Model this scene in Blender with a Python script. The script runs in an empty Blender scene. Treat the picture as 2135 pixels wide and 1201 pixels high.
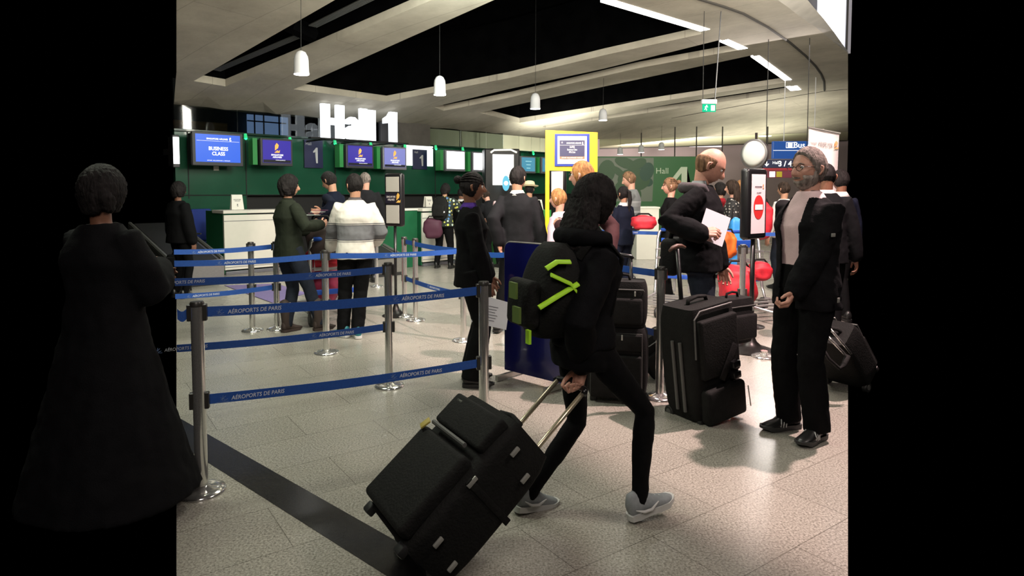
import bpy, bmesh, math, random
import numpy as np
from mathutils import Vector, Matrix, Euler
from mathutils.geometry import delaunay_2d_cdt

random.seed(7); np.random.seed(7)
scene = bpy.context.scene
COL = scene.collection
PI = math.pi
def R(a): return math.radians(a)

# ------------------------------------------------------------------ camera
EYE = 1.55; FPX = 1340.0; PITCH = 3.2; PY0 = 474.0; PX0 = 1067.5
cam_data = bpy.data.cameras.new('camera'); cam = bpy.data.objects.new('camera', cam_data); COL.objects.link(cam)
cam.location = (0, 0, EYE); cam.rotation_euler = (R(90 - PITCH), 0, 0)
cam_data.sensor_fit = 'HORIZONTAL'; cam_data.sensor_width = 36.0; cam_data.lens = FPX / 2135 * 36
cam_data.shift_y = -(600.5 - PY0) / 2135; cam_data.clip_end = 200
scene.camera = cam

# ------------------------------------------------------------------ world, exposure
world = bpy.data.worlds.new('world'); scene.world = world; world.use_nodes = True
world.node_tree.nodes['Background'].inputs[0].default_value = (0, 0, 0, 1)
world.node_tree.nodes['Background'].inputs[1].default_value = 0.0
scene.view_settings.view_transform = 'Standard'; scene.view_settings.look = 'None'
scene.view_settings.gamma = 1.0; scene.view_settings.use_curve_mapping = False
scene.view_settings.exposure = 0.0

# ------------------------------------------------------------------ hall ceiling lights, and unseen fill lamps added for vault, soffit and walls
def area(name, loc, target, size, power, color, sizey=None):
    d = bpy.data.lights.new(name, 'AREA'); d.energy = power; d.color = color; d.size = size
    if sizey: d.shape = 'RECTANGLE'; d.size_y = sizey
    o = bpy.data.objects.new(name, d); COL.objects.link(o); o.location = loc
    v = Vector(target) - Vector(loc); o.rotation_euler = v.to_track_quat('-Z', 'Y').to_euler()
    return o
def spot(name, loc, target, power, color, angle=110, radius=.08):
    d = bpy.data.lights.new(name, 'SPOT'); d.energy = power; d.color = color; d.spot_size = R(angle); d.spot_blend = .6; d.shadow_soft_size = radius
    o = bpy.data.objects.new(name, d); COL.objects.link(o); o.location = loc
    v = Vector(target) - Vector(loc); o.rotation_euler = v.to_track_quat('-Z', 'Y').to_euler()
    return o
spot('hall_spot_pink', (3.1, 4.7, 5.0), (1.9, 3.9, 0), 2100, (1, .72, .69), 160, .05)
area('hall_lamp_warm', (3.6, 2.2, 4.6), (1.4, 3.6, 0), .9, 90, (1, .86, .78))
area('hall_lamp_left', (-2.6, 4.6, 4.3), (-1.8, 5.4, 0), 1.2, 110, (.93, 1, .80))
area('hall_lamp_mid', (0.6, 6.6, 4.6), (0.2, 9, 0), 1.6, 190, (1, .97, .86))
area('hall_lamp_front', (-.4, -.8, 3.9), (.6, 4.0, 1.0), 1.6, 75, (1, .9, .82))
area('ceiling_fill', (-.2, 4.6, 3.3), (0, 13, 4.9), 2.4, 290, (1, .93, .78), .6)  # added fill, stands in for floor bounce on the ceiling
area('back_room_fill', (1.0, 21.6, 2.2), (.4, 24.5, 2.9), 1.5, 130, (1, 1, .85))  # unseen lamp added to brighten the cream wall
area('counter_wash', (-.3, 9.0, 4.3), (-2.6, 14, 1.2), 1.5, 170, (.92, 1, .88))
area('far_hall_lamp', (5.6, 14.0, 4.0), (4.6, 12, .4), 2.2, 170, (1, .90, .84))
area('mural_lamp', (4.4, 15.5, 3.6), (4.4, 20, 1.6), 1.5, 60, (1, .95, .85))
area('far_wall_fill', (6, 26, 4.0), (8, 33, 2.5), 3, 800, (1, .86, .84))  # extra fill, put in to lift the dark far wall
area('vault_fill_counter', (1.4, 18.6, 2.5), (1.7, 19.2, 5), 1.6, 75, (1, 1, .85), .5)  # unseen upward fill that whitens the vault near the counters
area('vault_fill_queue', (8.4, 20.5, 2.0), (8.2, 20.8, 5), 4.5, 70, (1, .97, .82), 1.5)  # added fill from below for the lower vault, no fixture
area('vault_fill', (5.0, 7.5, 4.0), (9.0, 21, 4.1), 1.6, 330, (1, .95, .82))  # wide wash added to even out the far vault
area('soffit_fill', (10, 26, 1.6), (9, 26.5, 4.2), 4, 200, (1, 1, .8))  # unseen fill from below, replaces floor bounce on the soffit
area('gallery_fill', (9.5, 12.0, 8.0), (9.6, 17.5, 6.5), 1.5, 70, (.95, .95, 1))  # added only to light the gallery wall
for n_ in ('vault_fill_counter', 'vault_fill_queue'): bpy.data.lights[n_].spread = R(130)

def ray(px, py):
    u = (px - PX0) / FPX; v = (PY0 - py) / FPX; c, s = math.cos(R(PITCH)), math.sin(R(PITCH))
    return Vector((u, c + v * s, -s + v * c))
def at(px, py, Y):
    d = ray(px, py); return Vector((0, 0, EYE)) + d * (Y / d.y)
def fl(px, py, z=0):
    d = ray(px, py); return Vector((0, 0, EYE)) + d * ((z - EYE) / d.z)

# ------------------------------------------------------------------ helpers
MATS = {}
def mat(name, color, rough=.6, metal=0, noise=0, nscale=8, bump=0, bscale=40, emit=None, estr=0, spec=.5, coat=0, alpha=None, sheen=0, trans=0, dark=None, stretch=None):
    if name in MATS: return MATS[name]
    m = bpy.data.materials.new(name); m.use_nodes = True; nt = m.node_tree; N = nt.nodes; L = nt.links
    b = N['Principled BSDF']; b.inputs['Base Color'].default_value = (*color, 1); b.inputs['Roughness'].default_value = rough; b.inputs['Metallic'].default_value = metal
    if spec is not None: b.inputs['Specular IOR Level'].default_value = spec
    if coat: b.inputs['Coat Weight'].default_value = coat
    if sheen: b.inputs['Sheen Weight'].default_value = sheen
    if trans: b.inputs['Transmission Weight'].default_value = trans
    if alpha is not None: b.inputs['Alpha'].default_value = alpha
    if emit: b.inputs['Emission Color'].default_value = (*emit, 1); b.inputs['Emission Strength'].default_value = estr
    tc = N.new('ShaderNodeTexCoord'); src = tc.outputs['Object']
    if stretch:
        mp = N.new('ShaderNodeMapping'); mp.inputs['Scale'].default_value = stretch; L.new(src, mp.inputs['Vector']); src = mp.outputs['Vector']
    if noise or dark:
        n = N.new('ShaderNodeTexNoise'); n.inputs['Scale'].default_value = nscale; n.inputs['Detail'].default_value = 6; L.new(src, n.inputs['Vector'])
        r = N.new('ShaderNodeValToRGB'); L.new(n.outputs['Fac'], r.inputs['Fac'])
        d = dark if dark else tuple(max(0, c * (1 - noise)) for c in color); l = tuple(min(1, c * (1 + noise)) for c in color)
        r.color_ramp.elements[0].color = (*d, 1); r.color_ramp.elements[1].color = (*l, 1)
        r.color_ramp.elements[0].position = .3; r.color_ramp.elements[1].position = .7
        L.new(r.outputs['Color'], b.inputs['Base Color'])
    if bump:
        n2 = N.new('ShaderNodeTexNoise'); n2.inputs['Scale'].default_value = bscale; n2.inputs['Detail'].default_value = 4; L.new(src, n2.inputs['Vector'])
        bp = N.new('ShaderNodeBump'); bp.inputs['Strength'].default_value = bump; bp.inputs['Distance'].default_value = .01
        L.new(n2.outputs['Fac'], bp.inputs['Height']); L.new(bp.outputs['Normal'], b.inputs['Normal'])
    MATS[name] = m; return m
def glow(name, color, strength, base=(.02, .02, .02)):
    return mat(name, base, .3, emit=color, estr=strength)

def link(name, me, m, parent=None, smooth=False):
    o = bpy.data.objects.new(name, me); COL.objects.link(o)
    if m is not None:
        for x in (m if isinstance(m, (list, tuple)) else [m]): me.materials.append(x)
    if parent is not None: o.parent = parent
    if smooth: me.shade_smooth()
    return o
def obj(name, bm, m, parent=None, smooth=False, norm=True):
    me = bpy.data.meshes.new(name)
    if norm: bmesh.ops.recalc_face_normals(bm, faces=bm.faces)
    bm.to_mesh(me); bm.free()
    o = link(name, me, m, parent)
    if smooth is True: me.shade_smooth()
    elif smooth:
        me.shade_smooth(); me.set_sharp_from_angle(angle=R(smooth))
    return o
def vobj(name, vf, m, parent=None, smooth=True):
    me = bpy.data.meshes.new(name); me.from_pydata([tuple(v) for v in vf[0]], [], vf[1]); me.update()
    o = link(name, me, m, parent)
    if smooth: me.shade_smooth()
    return o
def tag(o, label=None, cat=None, group=None, kind=None):
    if label: o['label'] = label
    if cat: o['category'] = cat
    if group: o['group'] = group
    if kind: o['kind'] = kind
    return o
def thing(name, label, cat, loc=(0, 0, 0), rz=0, group=None):
    o = bpy.data.objects.new(name, None); o.empty_display_size = .1; COL.objects.link(o); o.location = loc; o.rotation_euler = (0, 0, rz)
    return tag(o, label, cat, group)
def struct(o): o['kind'] = 'structure'; return o
def dup(root, loc, rz, label, group=None):
    def cp(o, par):
        c = o.copy(); COL.objects.link(c)
        if par is not None: c.parent = par
        for ch in o.children: cp(ch, c)
        return c
    r = cp(root, None); r.location = loc; r.rotation_euler = (0, 0, rz); r['label'] = label
    if group: r['group'] = group
    return r
def nb(): return bmesh.new()
def box(bm, c, s, rot=None, bev=0, seg=2):
    r = bmesh.ops.create_cube(bm, size=1); vs = r['verts']
    bmesh.ops.scale(bm, vec=s, verts=vs)
    if bev:
        es = list({e for v in vs for e in v.link_edges})
        rr = bmesh.ops.bevel(bm, geom=es, offset=bev, segments=seg, affect='EDGES', profile=.5)
        vs = list({v for f in rr['faces'] for v in f.verts} | {v for v in vs if v.is_valid})
    M = Matrix.Translation(c) @ (rot.to_4x4() if rot is not None else Matrix())
    bmesh.ops.transform(bm, matrix=M, verts=vs); return vs
def frames(pts):
    P = [Vector(p) for p in pts]; T = []
    for i in range(len(P)):
        a = P[max(0, i - 1)]; b = P[min(len(P) - 1, i + 1)]; T.append((b - a).normalized() if (b - a).length > 1e-9 else Vector((0, 0, 1)))
    u = T[0].orthogonal().normalized()
    if abs(T[0].z) > .9: u = Vector((1, 0, 0)); u = (u - T[0] * u.dot(T[0])).normalized()
    out = []
    for t in T:
        u = (u - t * u.dot(t)); u = u.normalized() if u.length > 1e-6 else t.orthogonal().normalized()
        out.append((u, t.cross(u)))
    return P, T, out
def tube(bm, pts, r, seg=10, caps=True):
    P, T, F = frames(pts); rs = r if isinstance(r, (list, tuple)) else [r] * len(P); rings = []
    for p, (u, v), rr in zip(P, F, rs):
        ru, rv = rr if isinstance(rr, tuple) else (rr, rr)
        rings.append([bm.verts.new(p + u * math.cos(2 * PI * k / seg) * ru + v * math.sin(2 * PI * k / seg) * rv) for k in range(seg)])
    for a, b in zip(rings, rings[1:]):
        for k in range(seg): bm.faces.new((a[k], a[(k + 1) % seg], b[(k + 1) % seg], b[k]))
    if caps: bm.faces.new(rings[0][::-1]); bm.faces.new(rings[-1])
def lathe(bm, prof, c=(0, 0, 0), seg=32):
    rings = []
    for r, z in prof:
        rings.append([bm.verts.new((c[0] + r * math.cos(2 * PI * k / seg), c[1] + r * math.sin(2 * PI * k / seg), c[2] + z)) for k in range(seg)])
    for a, b in zip(rings, rings[1:]):
        for k in range(seg): bm.faces.new((a[k], a[(k + 1) % seg], b[(k + 1) % seg], b[k]))
    if prof[0][0] > 1e-4: bm.faces.new(rings[0][::-1])
    if prof[-1][0] > 1e-4: bm.faces.new(rings[-1])
    bmesh.ops.remove_doubles(bm, verts=bm.verts, dist=1e-6)
def quad(bm, a, b, c, d): return bm.faces.new([bm.verts.new(p) for p in (a, b, c, d)])
def slab(bm, a, b, z0, z1, th):       # upright board from a to b (xy), thickness th behind
    a = Vector((a[0], a[1])); b = Vector((b[0], b[1])); d = (b - a).normalized(); n = Vector((-d.y, d.x)) * th
    v = [(a.x, a.y, z0), (b.x, b.y, z0), (b.x + n.x, b.y + n.y, z0), (a.x + n.x, a.y + n.y, z0)]
    lo = [bm.verts.new(p) for p in v]; hi = [bm.verts.new((p[0], p[1], z1)) for p in v]
    bm.faces.new(lo[::-1]); bm.faces.new(hi)
    for k in range(4): bm.faces.new((lo[k], lo[(k + 1) % 4], hi[(k + 1) % 4], hi[k]))
def prism(bm, poly, z0, z1):
    lo = [bm.verts.new((p[0], p[1], z0)) for p in poly]; hi = [bm.verts.new((p[0], p[1], z1)) for p in poly]
    bm.faces.new(lo[::-1]); bm.faces.new(hi); n = len(poly)
    for k in range(n): bm.faces.new((lo[k], lo[(k + 1) % n], hi[(k + 1) % n], hi[k]))
def plate(bm, poly, M, th):           # polygon in local xz, extruded along local y, placed by matrix M
    f = [bm.verts.new(M @ Vector((p[0], 0, p[1]))) for p in poly]; k = [bm.verts.new(M @ Vector((p[0], th, p[1]))) for p in poly]; n = len(poly)
    bm.faces.new(f); bm.faces.new(k[::-1])
    for i in range(n): bm.faces.new((f[i], f[(i + 1) % n], k[(i + 1) % n], k[i]))
def facing(p, rz): return Matrix.Translation(p) @ Matrix.Rotation(rz, 4, 'Z')
def text(name, s, M, m, parent=None, width=None, height=None, depth=.002, shear=0, bold=0, align='CENTER', spacing=1):
    """lettering standing in the local xz plane of M, readable from -y"""
    cu = bpy.data.curves.new('t', 'FONT'); cu.body = s; cu.align_x = align; cu.extrude = depth / 2; cu.shear = shear; cu.offset = bold; cu.size = 1; cu.space_character = spacing; cu.resolution_u = 3
    to = bpy.data.objects.new('t', cu); COL.objects.link(to); dg = bpy.context.evaluated_depsgraph_get(); dg.update()
    me = bpy.data.meshes.new_from_object(to.evaluated_get(dg)); bpy.data.objects.remove(to); bpy.data.curves.remove(cu)
    co = np.array([v.co[:] for v in me.vertices]); mn, mx = co.min(0), co.max(0)
    sx = sz = 1
    if height: sz = height / (mx[1] - mn[1]); sx = sz
    if width:
        sx = width / (mx[0] - mn[0])
        if not height: sz = sx
    cx = (mn[0] + mx[0]) / 2 if align == 'CENTER' else mn[0]; cz = (mn[1] + mx[1]) / 2
    for v in me.vertices:
        x, y, z = v.co; v.co = M @ Vector(((x - cx) * sx, -z - depth / 2, (y - cz) * sz))
    return link(name, me, m, parent)

# ------------------------------------------------------------------ figures: one continuous voxel-fused surface per body / garment
def voxel(bm, size, smooth=3, wrinkle=0, wscale=.12, cut=None):
    me = bpy.data.meshes.new('v'); bmesh.ops.recalc_face_normals(bm, faces=bm.faces); bm.to_mesh(me); bm.free()
    o = bpy.data.objects.new('v', me); COL.objects.link(o)
    m = o.modifiers.new('r', 'REMESH'); m.mode = 'VOXEL'; m.voxel_size = size
    if smooth:
        s = o.modifiers.new('s', 'SMOOTH'); s.iterations = smooth; s.factor = .5
    tx = None
    if wrinkle:
        tx = bpy.data.textures.new('w', 'CLOUDS'); tx.noise_scale = wscale; tx.noise_depth = 2
        d = o.modifiers.new('d', 'DISPLACE'); d.texture = tx; d.strength = wrinkle; d.mid_level = .5
    dg = bpy.context.evaluated_depsgraph_get(); dg.update()
    e = bpy.data.meshes.new_from_object(o.evaluated_get(dg))
    n = len(e.vertices); co = np.empty(n * 3, 'f'); e.vertices.foreach_get('co', co); co = co.reshape(-1, 3)
    faces = [tuple(p.vertices) for p in e.polygons]
    bpy.data.objects.remove(o); bpy.data.meshes.remove(me); bpy.data.meshes.remove(e)
    if tx: bpy.data.textures.remove(tx)
    if cut is not None:
        faces = [f for f in faces if not cut(co[list(f)].mean(0))]
        used = sorted({i for f in faces for i in f}); ix = {u: k for k, u in enumerate(used)}
        co = co[used]; faces = [tuple(ix[i] for i in f) for f in faces]
    return co, faces
def merge(parts):
    V, F, n = [], [], 0
    for v, f in parts:
        V.extend([tuple(x) for x in v]); F.extend([tuple(i + n for i in t) for t in f]); n += len(v)
    return V, F
def capsule(bm, pts, rs, seg=12):
    """tube with rounded ends"""
    P = [Vector(p) for p in pts]; rs = list(rs)
    def rr(x): return x if isinstance(x, tuple) else (x, x)
    d0 = (P[0] - P[1]).normalized(); d1 = (P[-1] - P[-2]).normalized(); a = rr(rs[0]); b = rr(rs[-1])
    pre, pr, post, por = [], [], [], []
    for t in (80, 50, 25):
        c, s = math.cos(R(t)), math.sin(R(t)); pre.append(P[0] + d0 * min(a) * s); pr.append((a[0] * c, a[1] * c))
    for t in (25, 50, 80):
        c, s = math.cos(R(t)), math.sin(R(t)); post.append(P[-1] + d1 * min(b) * s); por.append((b[0] * c, b[1] * c))
    tube(bm, pre + P + post, pr + [rr(x) for x in rs] + por, seg)
def ringloft(bm, rings, T, seg=24):
    """rings: (z, rx, ry, yoff) horizontal ellipses carried through transform T"""
    RR = []
    for z, rx, ry, yo in rings:
        RR.append([bm.verts.new(T(Vector((rx * math.copysign(abs(math.cos(a)) ** .85, math.cos(a)), yo + ry * math.copysign(abs(math.sin(a)) ** .9, math.sin(a)), z)))) for a in (2 * PI * k / seg for k in range(seg))])
    for a, b in zip(RR, RR[1:]):
        for k in range(seg): bm.faces.new((a[k], a[(k + 1) % seg], b[(k + 1) % seg], b[k]))
    bm.faces.new(RR[0][::-1]); bm.faces.new(RR[-1])
def ik(a, t, l1, l2, hint):
    a = Vector(a); t = Vector(t); v = t - a; d = min(v.length, .998 * (l1 + l2)); dr = v.normalized()
    x = (l1 * l1 - l2 * l2 + d * d) / (2 * d); h = math.sqrt(max(0, l1 * l1 - x * x)); hint = Vector(hint); pp = (hint - dr * hint.dot(dr)).normalized()
    return a + dr * x + pp * h, a + dr * d
def sm(a, b, x):
    t = np.clip((x - a) / (b - a), 0, 1); return t * t * (3 - 2 * t)

def head_grid(nu=64, nv=52, fem=False):
    th = (np.arange(nv + 1) / nv) * PI; ph = np.arange(nu) / nu * 2 * PI
    # denser toward the face (+y)
    ph = ph - .35 * np.sin(2 * (ph - PI / 2)) * .5 + 0
    TH, PH = np.meshgrid(th, ph, indexing='ij')
    X = np.sin(TH) * np.cos(PH); Y = np.sin(TH) * np.sin(PH); Z = np.cos(TH)
    a, b, c = .076, .097, .118
    x, y, z = a * X, b * Y, c * Z
    t = np.clip(-Z, 0, 1)
    x = x * (1 - .30 * t ** 1.6)
    y = np.where(y < 0, y * (1 - .50 * t ** 1.2), y * (.97 + .02 * t))
    y = np.where((y < 0) & (Z > 0), y * 1.04, y)
    y = y + np.where(Y > 0, .010 * t * Y, 0)                         # chin forward
    front = sm(.25, .75, Y)
    g = lambda u, s: np.exp(-(u / s) ** 2)
    nose = g(x, .0125 + .004 * sm(.0, -.04, z)) * sm(.026, -.032, z) * sm(-.050, -.040, z) * .027
    y = y + front * (nose + g(x, .05) * g(z - .024, .011) * .005 - g(np.abs(x) - .031, .016) * g(z - .006, .012) * .010
        + g(x, .024) * (g(z + .060, .0055) + g(z + .073, .006)) * .0055 - g(x, .026) * g(z + .0665, .0025) * .004
        + g(x, .02) * g(z + .100, .013) * .007 + g(np.abs(x) - .042, .018) * g(z + .028, .02) * .004 - g(x, .03) * g(z + .085, .006) * .003)
    V = np.stack([x, y, z], -1); return V
def head_faces(nu, nv):
    F = []
    for i in range(nv):
        for k in range(nu):
            F.append((i * nu + k, (i + 1) * nu + k, (i + 1) * nu + (k + 1) % nu, i * nu + (k + 1) % nu))
    return F
HG = head_grid(); HNV, HNU = HG.shape[0] - 1, HG.shape[1]; HF = head_faces(HNU, HNV)
def shell(mask, thick, base=-.006, extra=0):
    """copy of the head surface pushed out where mask = 1 (hair, beard)"""
    V = HG.copy(); c = np.array([0, -.01, 0.01]); d = V - c; d /= np.linalg.norm(d, axis=-1, keepdims=True)
    off = base + (thick - base) * mask + extra * mask
    return (V + d * off[..., None]).reshape(-1, 3), HF
def strands(amp=.003, fr=46):
    ph = np.arctan2(HG[..., 1], HG[..., 0]); z = HG[..., 2]
    return amp * (np.sin(ph * fr + 9 * np.sin(z * 60)) * .5 + np.sin(ph * 17 + z * 140) * .5)
def hair_mask(style):
    x, y, z = HG[..., 0], HG[..., 1], HG[..., 2]
    f = sm(-.035, .085, y)                                            # 0 back .. 1 face
    if style == 'short': line = -.075 + .135 * f ** 1.15
    elif style == 'crop': line = -.075 + .155 * f ** 1.3
    elif style == 'receding': line = -.078 + .155 * f ** .9
    elif style == 'balding':
        line = -.078 + .11 * f ** .8; top = sm(.062, .04, z + .35 * np.maximum(-y - .045, 0)); return sm(0, .018, z - line) * np.clip(top, 0, 1) * sm(.040, .022, y)
    elif style == 'bob': line = -.10 + .150 * sm(.03, .09, y)
    else: line = -.085 + .145 * sm(.0, .088, y)
    return sm(0, .014, z - line)
def beard_mask():
    x, y, z = HG[..., 0], HG[..., 1], HG[..., 2]; ax_ = np.abs(x)
    chin = sm(-.058, -.074, z + .55 * np.maximum(ax_ - .030, 0) * -1) * sm(-.035, -.005, y)
    jaw = sm(.030, .046, ax_) * sm(-.030, -.048, z) * sm(-.035, -.005, y)
    burn = sm(.056, .066, ax_) * sm(.0, -.016, z) * sm(-.016, .002, y) * sm(.032, .018, y)
    tache = np.exp(-(x / .030) ** 4) * np.exp(-((z + .0535) / .0055) ** 2) * sm(.05, .07, y)
    mouth = np.exp(-(x / .022) ** 4) * np.exp(-((z + .067) / .0065) ** 2)
    return np.clip(np.maximum.reduce([chin, jaw, burn, tache]) - mouth * .9, 0, 1)

def hand(bm_size, wrist, d, n, side, curl=25, spread=6, thumb=35, s=1.0, curls=None):
    """palm + five fingers; d = finger direction, n = back-of-hand normal, side = +1 if thumb lies toward d x n"""
    bm = nb(); d = Vector(d).normalized(); n = Vector(n); n = (n - d * n.dot(d)).normalized(); t = d.cross(n) * side; w = Vector(wrist)
    def P(a, b, c): return w + (d * a + t * b + n * c) * s
    K = [(.088, .030, 0), (.092, .010, .003), (.087, -.010, .002), (.078, -.028, -.002)]
    for k in K: capsule(bm, [P(-.02, k[1] * .35, 0), P(.03, k[1] * .75, 0), P(*k)], [.019 * s, .0165 * s, .0115 * s], 10)
    capsule(bm, [P(.02, .02, -.004), P(.07, .0, -.005), P(.06, -.018, -.005)], [.017 * s, .014 * s, .013 * s], 10)
    L = [(.043, .026, .021), (.047, .029, .022), (.043, .027, .021), (.034, .021, .019)]
    for i, (k, l) in enumerate(zip(K, L)):
        p = P(*k); sp = R(spread * (1.2 - i * .8)); c = curls[i] if curls else curl * (1 + .12 * i)
        pts = [p]; a = R(c * .7); rs = [.0105 * s]
        for j, (q, r) in enumerate(zip(l, (.0095, .0085, .007))):
            dd = (d * math.cos(a) - n * math.sin(a)); dd = (dd * math.cos(sp) + t * math.sin(sp)).normalized(); p = p + dd * q * s; pts.append(p); rs.append(r * s * (.92 if i == 3 else 1)); a += R(c * 1.1)
        capsule(bm, pts, rs, 8)
    p = P(.022, .022, -.006); q = p + (t * math.sin(R(thumb + 10)) + d * math.cos(R(thumb + 10)) - n * .25).normalized() * .042 * s
    r = q + (t * math.sin(R(thumb * .7)) + d * math.cos(R(thumb * .7)) - n * .35).normalized() * .032 * s
    u = r + (t * math.sin(R(thumb * .2)) + d * math.cos(R(thumb * .2)) - n * .35).normalized() * .025 * s
    capsule(bm, [p, q, r, u], [.016 * s, .0125 * s, .0105 * s, .008 * s], 8)
    return voxel(bm, bm_size, 2)

def shoe(root, ank, yaw, pitch, upper_mat, sole_mat, L=.27, kind='shoe', stripes=None, tint=None):
    M = Matrix.Translation(ank) @ Matrix.Rotation(yaw, 4, 'Z') @ Matrix.Rotation(pitch, 4, 'X')
    k = L / .27; bm = nb()
    sec = [(-.075, .024, -.045, .012), (-.062, .034, -.062, .045), (-.03, .038, -.066, .050), (.01, .038, -.066, .042), (.05, .041, -.067, .012), (.09, .046, -.067, -.012), (.13, .047, -.067, -.026), (.165, .038, -.066, -.036), (.188, .02, -.063, -.048)]
    rings = []
    for y, w, z0, z1 in sec:
        rg = []
        for j in range(14):
            a = 2 * PI * j / 14; cx = math.cos(a); cz = math.sin(a)
            zz = (z0 + z1) / 2 + (z1 - z0) / 2 * (math.copysign(abs(cz) ** .8, cz)); ww = w * math.copysign(abs(cx) ** .7, cx) * (1 if cz < .2 else .85 if cz < .7 else .7)
            rg.append(bm.verts.new(M @ Vector((ww * k, y * k, zz))))
        rings.append(rg)
    for a, b in zip(rings, rings[1:]):
        for j in range(14): bm.faces.new((a[j], a[(j + 1) % 14], b[(j + 1) % 14], b[j]))
    bm.faces.new(rings[0][::-1]); bm.faces.new(rings[-1])
    if kind == 'boot': capsule(bm, [M @ Vector((0, -.012, -.01)), M @ Vector((0, -.02, .09)), M @ Vector((0, -.03, .22))], [.05, .052, .062], 14)
    bmesh.ops.recalc_face_normals(bm, faces=bm.faces)
    sh = obj('shoe' if kind != 'boot' else 'boot', bm, upper_mat, root, True)
    bm = nb(); out = []
    for y, w, z0, z1 in [(-.082, .016, 0, 0), (-.072, .033, 0, 0), (-.03, .041, 0, 0), (.03, .039, 0, 0), (.09, .049, 0, 0), (.14, .05, 0, 0), (.175, .038, 0, 0), (.196, .014, 0, 0)]: out.append((w * k, y * k))
    poly = out + [(-x, y) for x, y in out[::-1]]
    lo = [bm.verts.new(M @ Vector((x, y, -.08 + (.018 if y > .17 * k else 0)))) for x, y in poly]; hi = [bm.verts.new(M @ Vector((x * 1.01, y, -.052 + (.006 if y > .15 * k else 0)))) for x, y in poly]
    bm.faces.new(lo[::-1]); bm.faces.new(hi)
    for j in range(len(poly)): bm.faces.new((lo[j], lo[(j + 1) % len(poly)], hi[(j + 1) % len(poly)], hi[j]))
    obj('sole', bm, sole_mat, sh, 40)
    if kind == 'sneaker':
        bm = nb()
        for i in range(4):
            y = .035 + .022 * i; tube(bm, [M @ Vector((-.024, y, -.008 - .008 * i)), M @ Vector((0, y + .004, .002 - .008 * i)), M @ Vector((.024, y, -.008 - .008 * i))], .0035, 6)
        obj('laces', bm, sole_mat, sh, True)
    if stripes:
        bm = nb()
        for sx in (-1, 1):
            for i in range(3):
                y = .045 + .02 * i; tube(bm, [M @ Vector((sx * .048, y + .008, -.058)), M @ Vector((sx * .043, y, -.03)), M @ Vector((sx * .028, y - .01, -.008))], .004, 6)
        obj('stripe', bm, stripes, sh, True)
    if tint:                                                       # curved tick on both flanks
        bm = nb()
        for sx in (-1, 1):
            tube(bm, [M @ Vector((sx * .043, -.05, -.02)), M @ Vector((sx * .0445, -.01, -.042)), M @ Vector((sx * .047, .03, -.044)), M @ Vector((sx * .043, .075, -.022))], [.002, .008, .008, .003], 6)
        obj('flank_mark', bm, tint, sh, True)
    return sh

skin_w = mat('skin_light', (.56, .29, .21), .5, noise=.07, nscale=60, bump=.08, bscale=300)
skin_b = mat('skin_brown', (.19, .085, .05), .5, noise=.08, nscale=60, bump=.08, bscale=300)
skin_t = mat('skin_tan', (.42, .22, .14), .5, noise=.07, nscale=60, bump=.08, bscale=300)
eye_white = mat('eye_white', (.75, .72, .68), .25); eye_dark = mat('eye_iris', (.03, .02, .015), .15)
lens_glass = mat('glasses_frame', (.02, .015, .015), .3)
def hairmat(n, c): return mat(n, c, .7, noise=.6, nscale=45, bump=.9, bscale=110, stretch=(1, 1, .15), spec=.15)
hair_black = hairmat('hair_black', (.012, .010, .010)); hair_dark = hairmat('hair_dark_brown', (.03, .019, .014)); hair_grey = hairmat('hair_grey', (.17, .14, .125))
hair_blond = hairmat('hair_ginger_blond', (.28, .13, .05)); hair_brown = hairmat('hair_brown', (.16, .09, .05)); beard_grey = hairmat('beard_grey', (.30, .25, .22))

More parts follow.
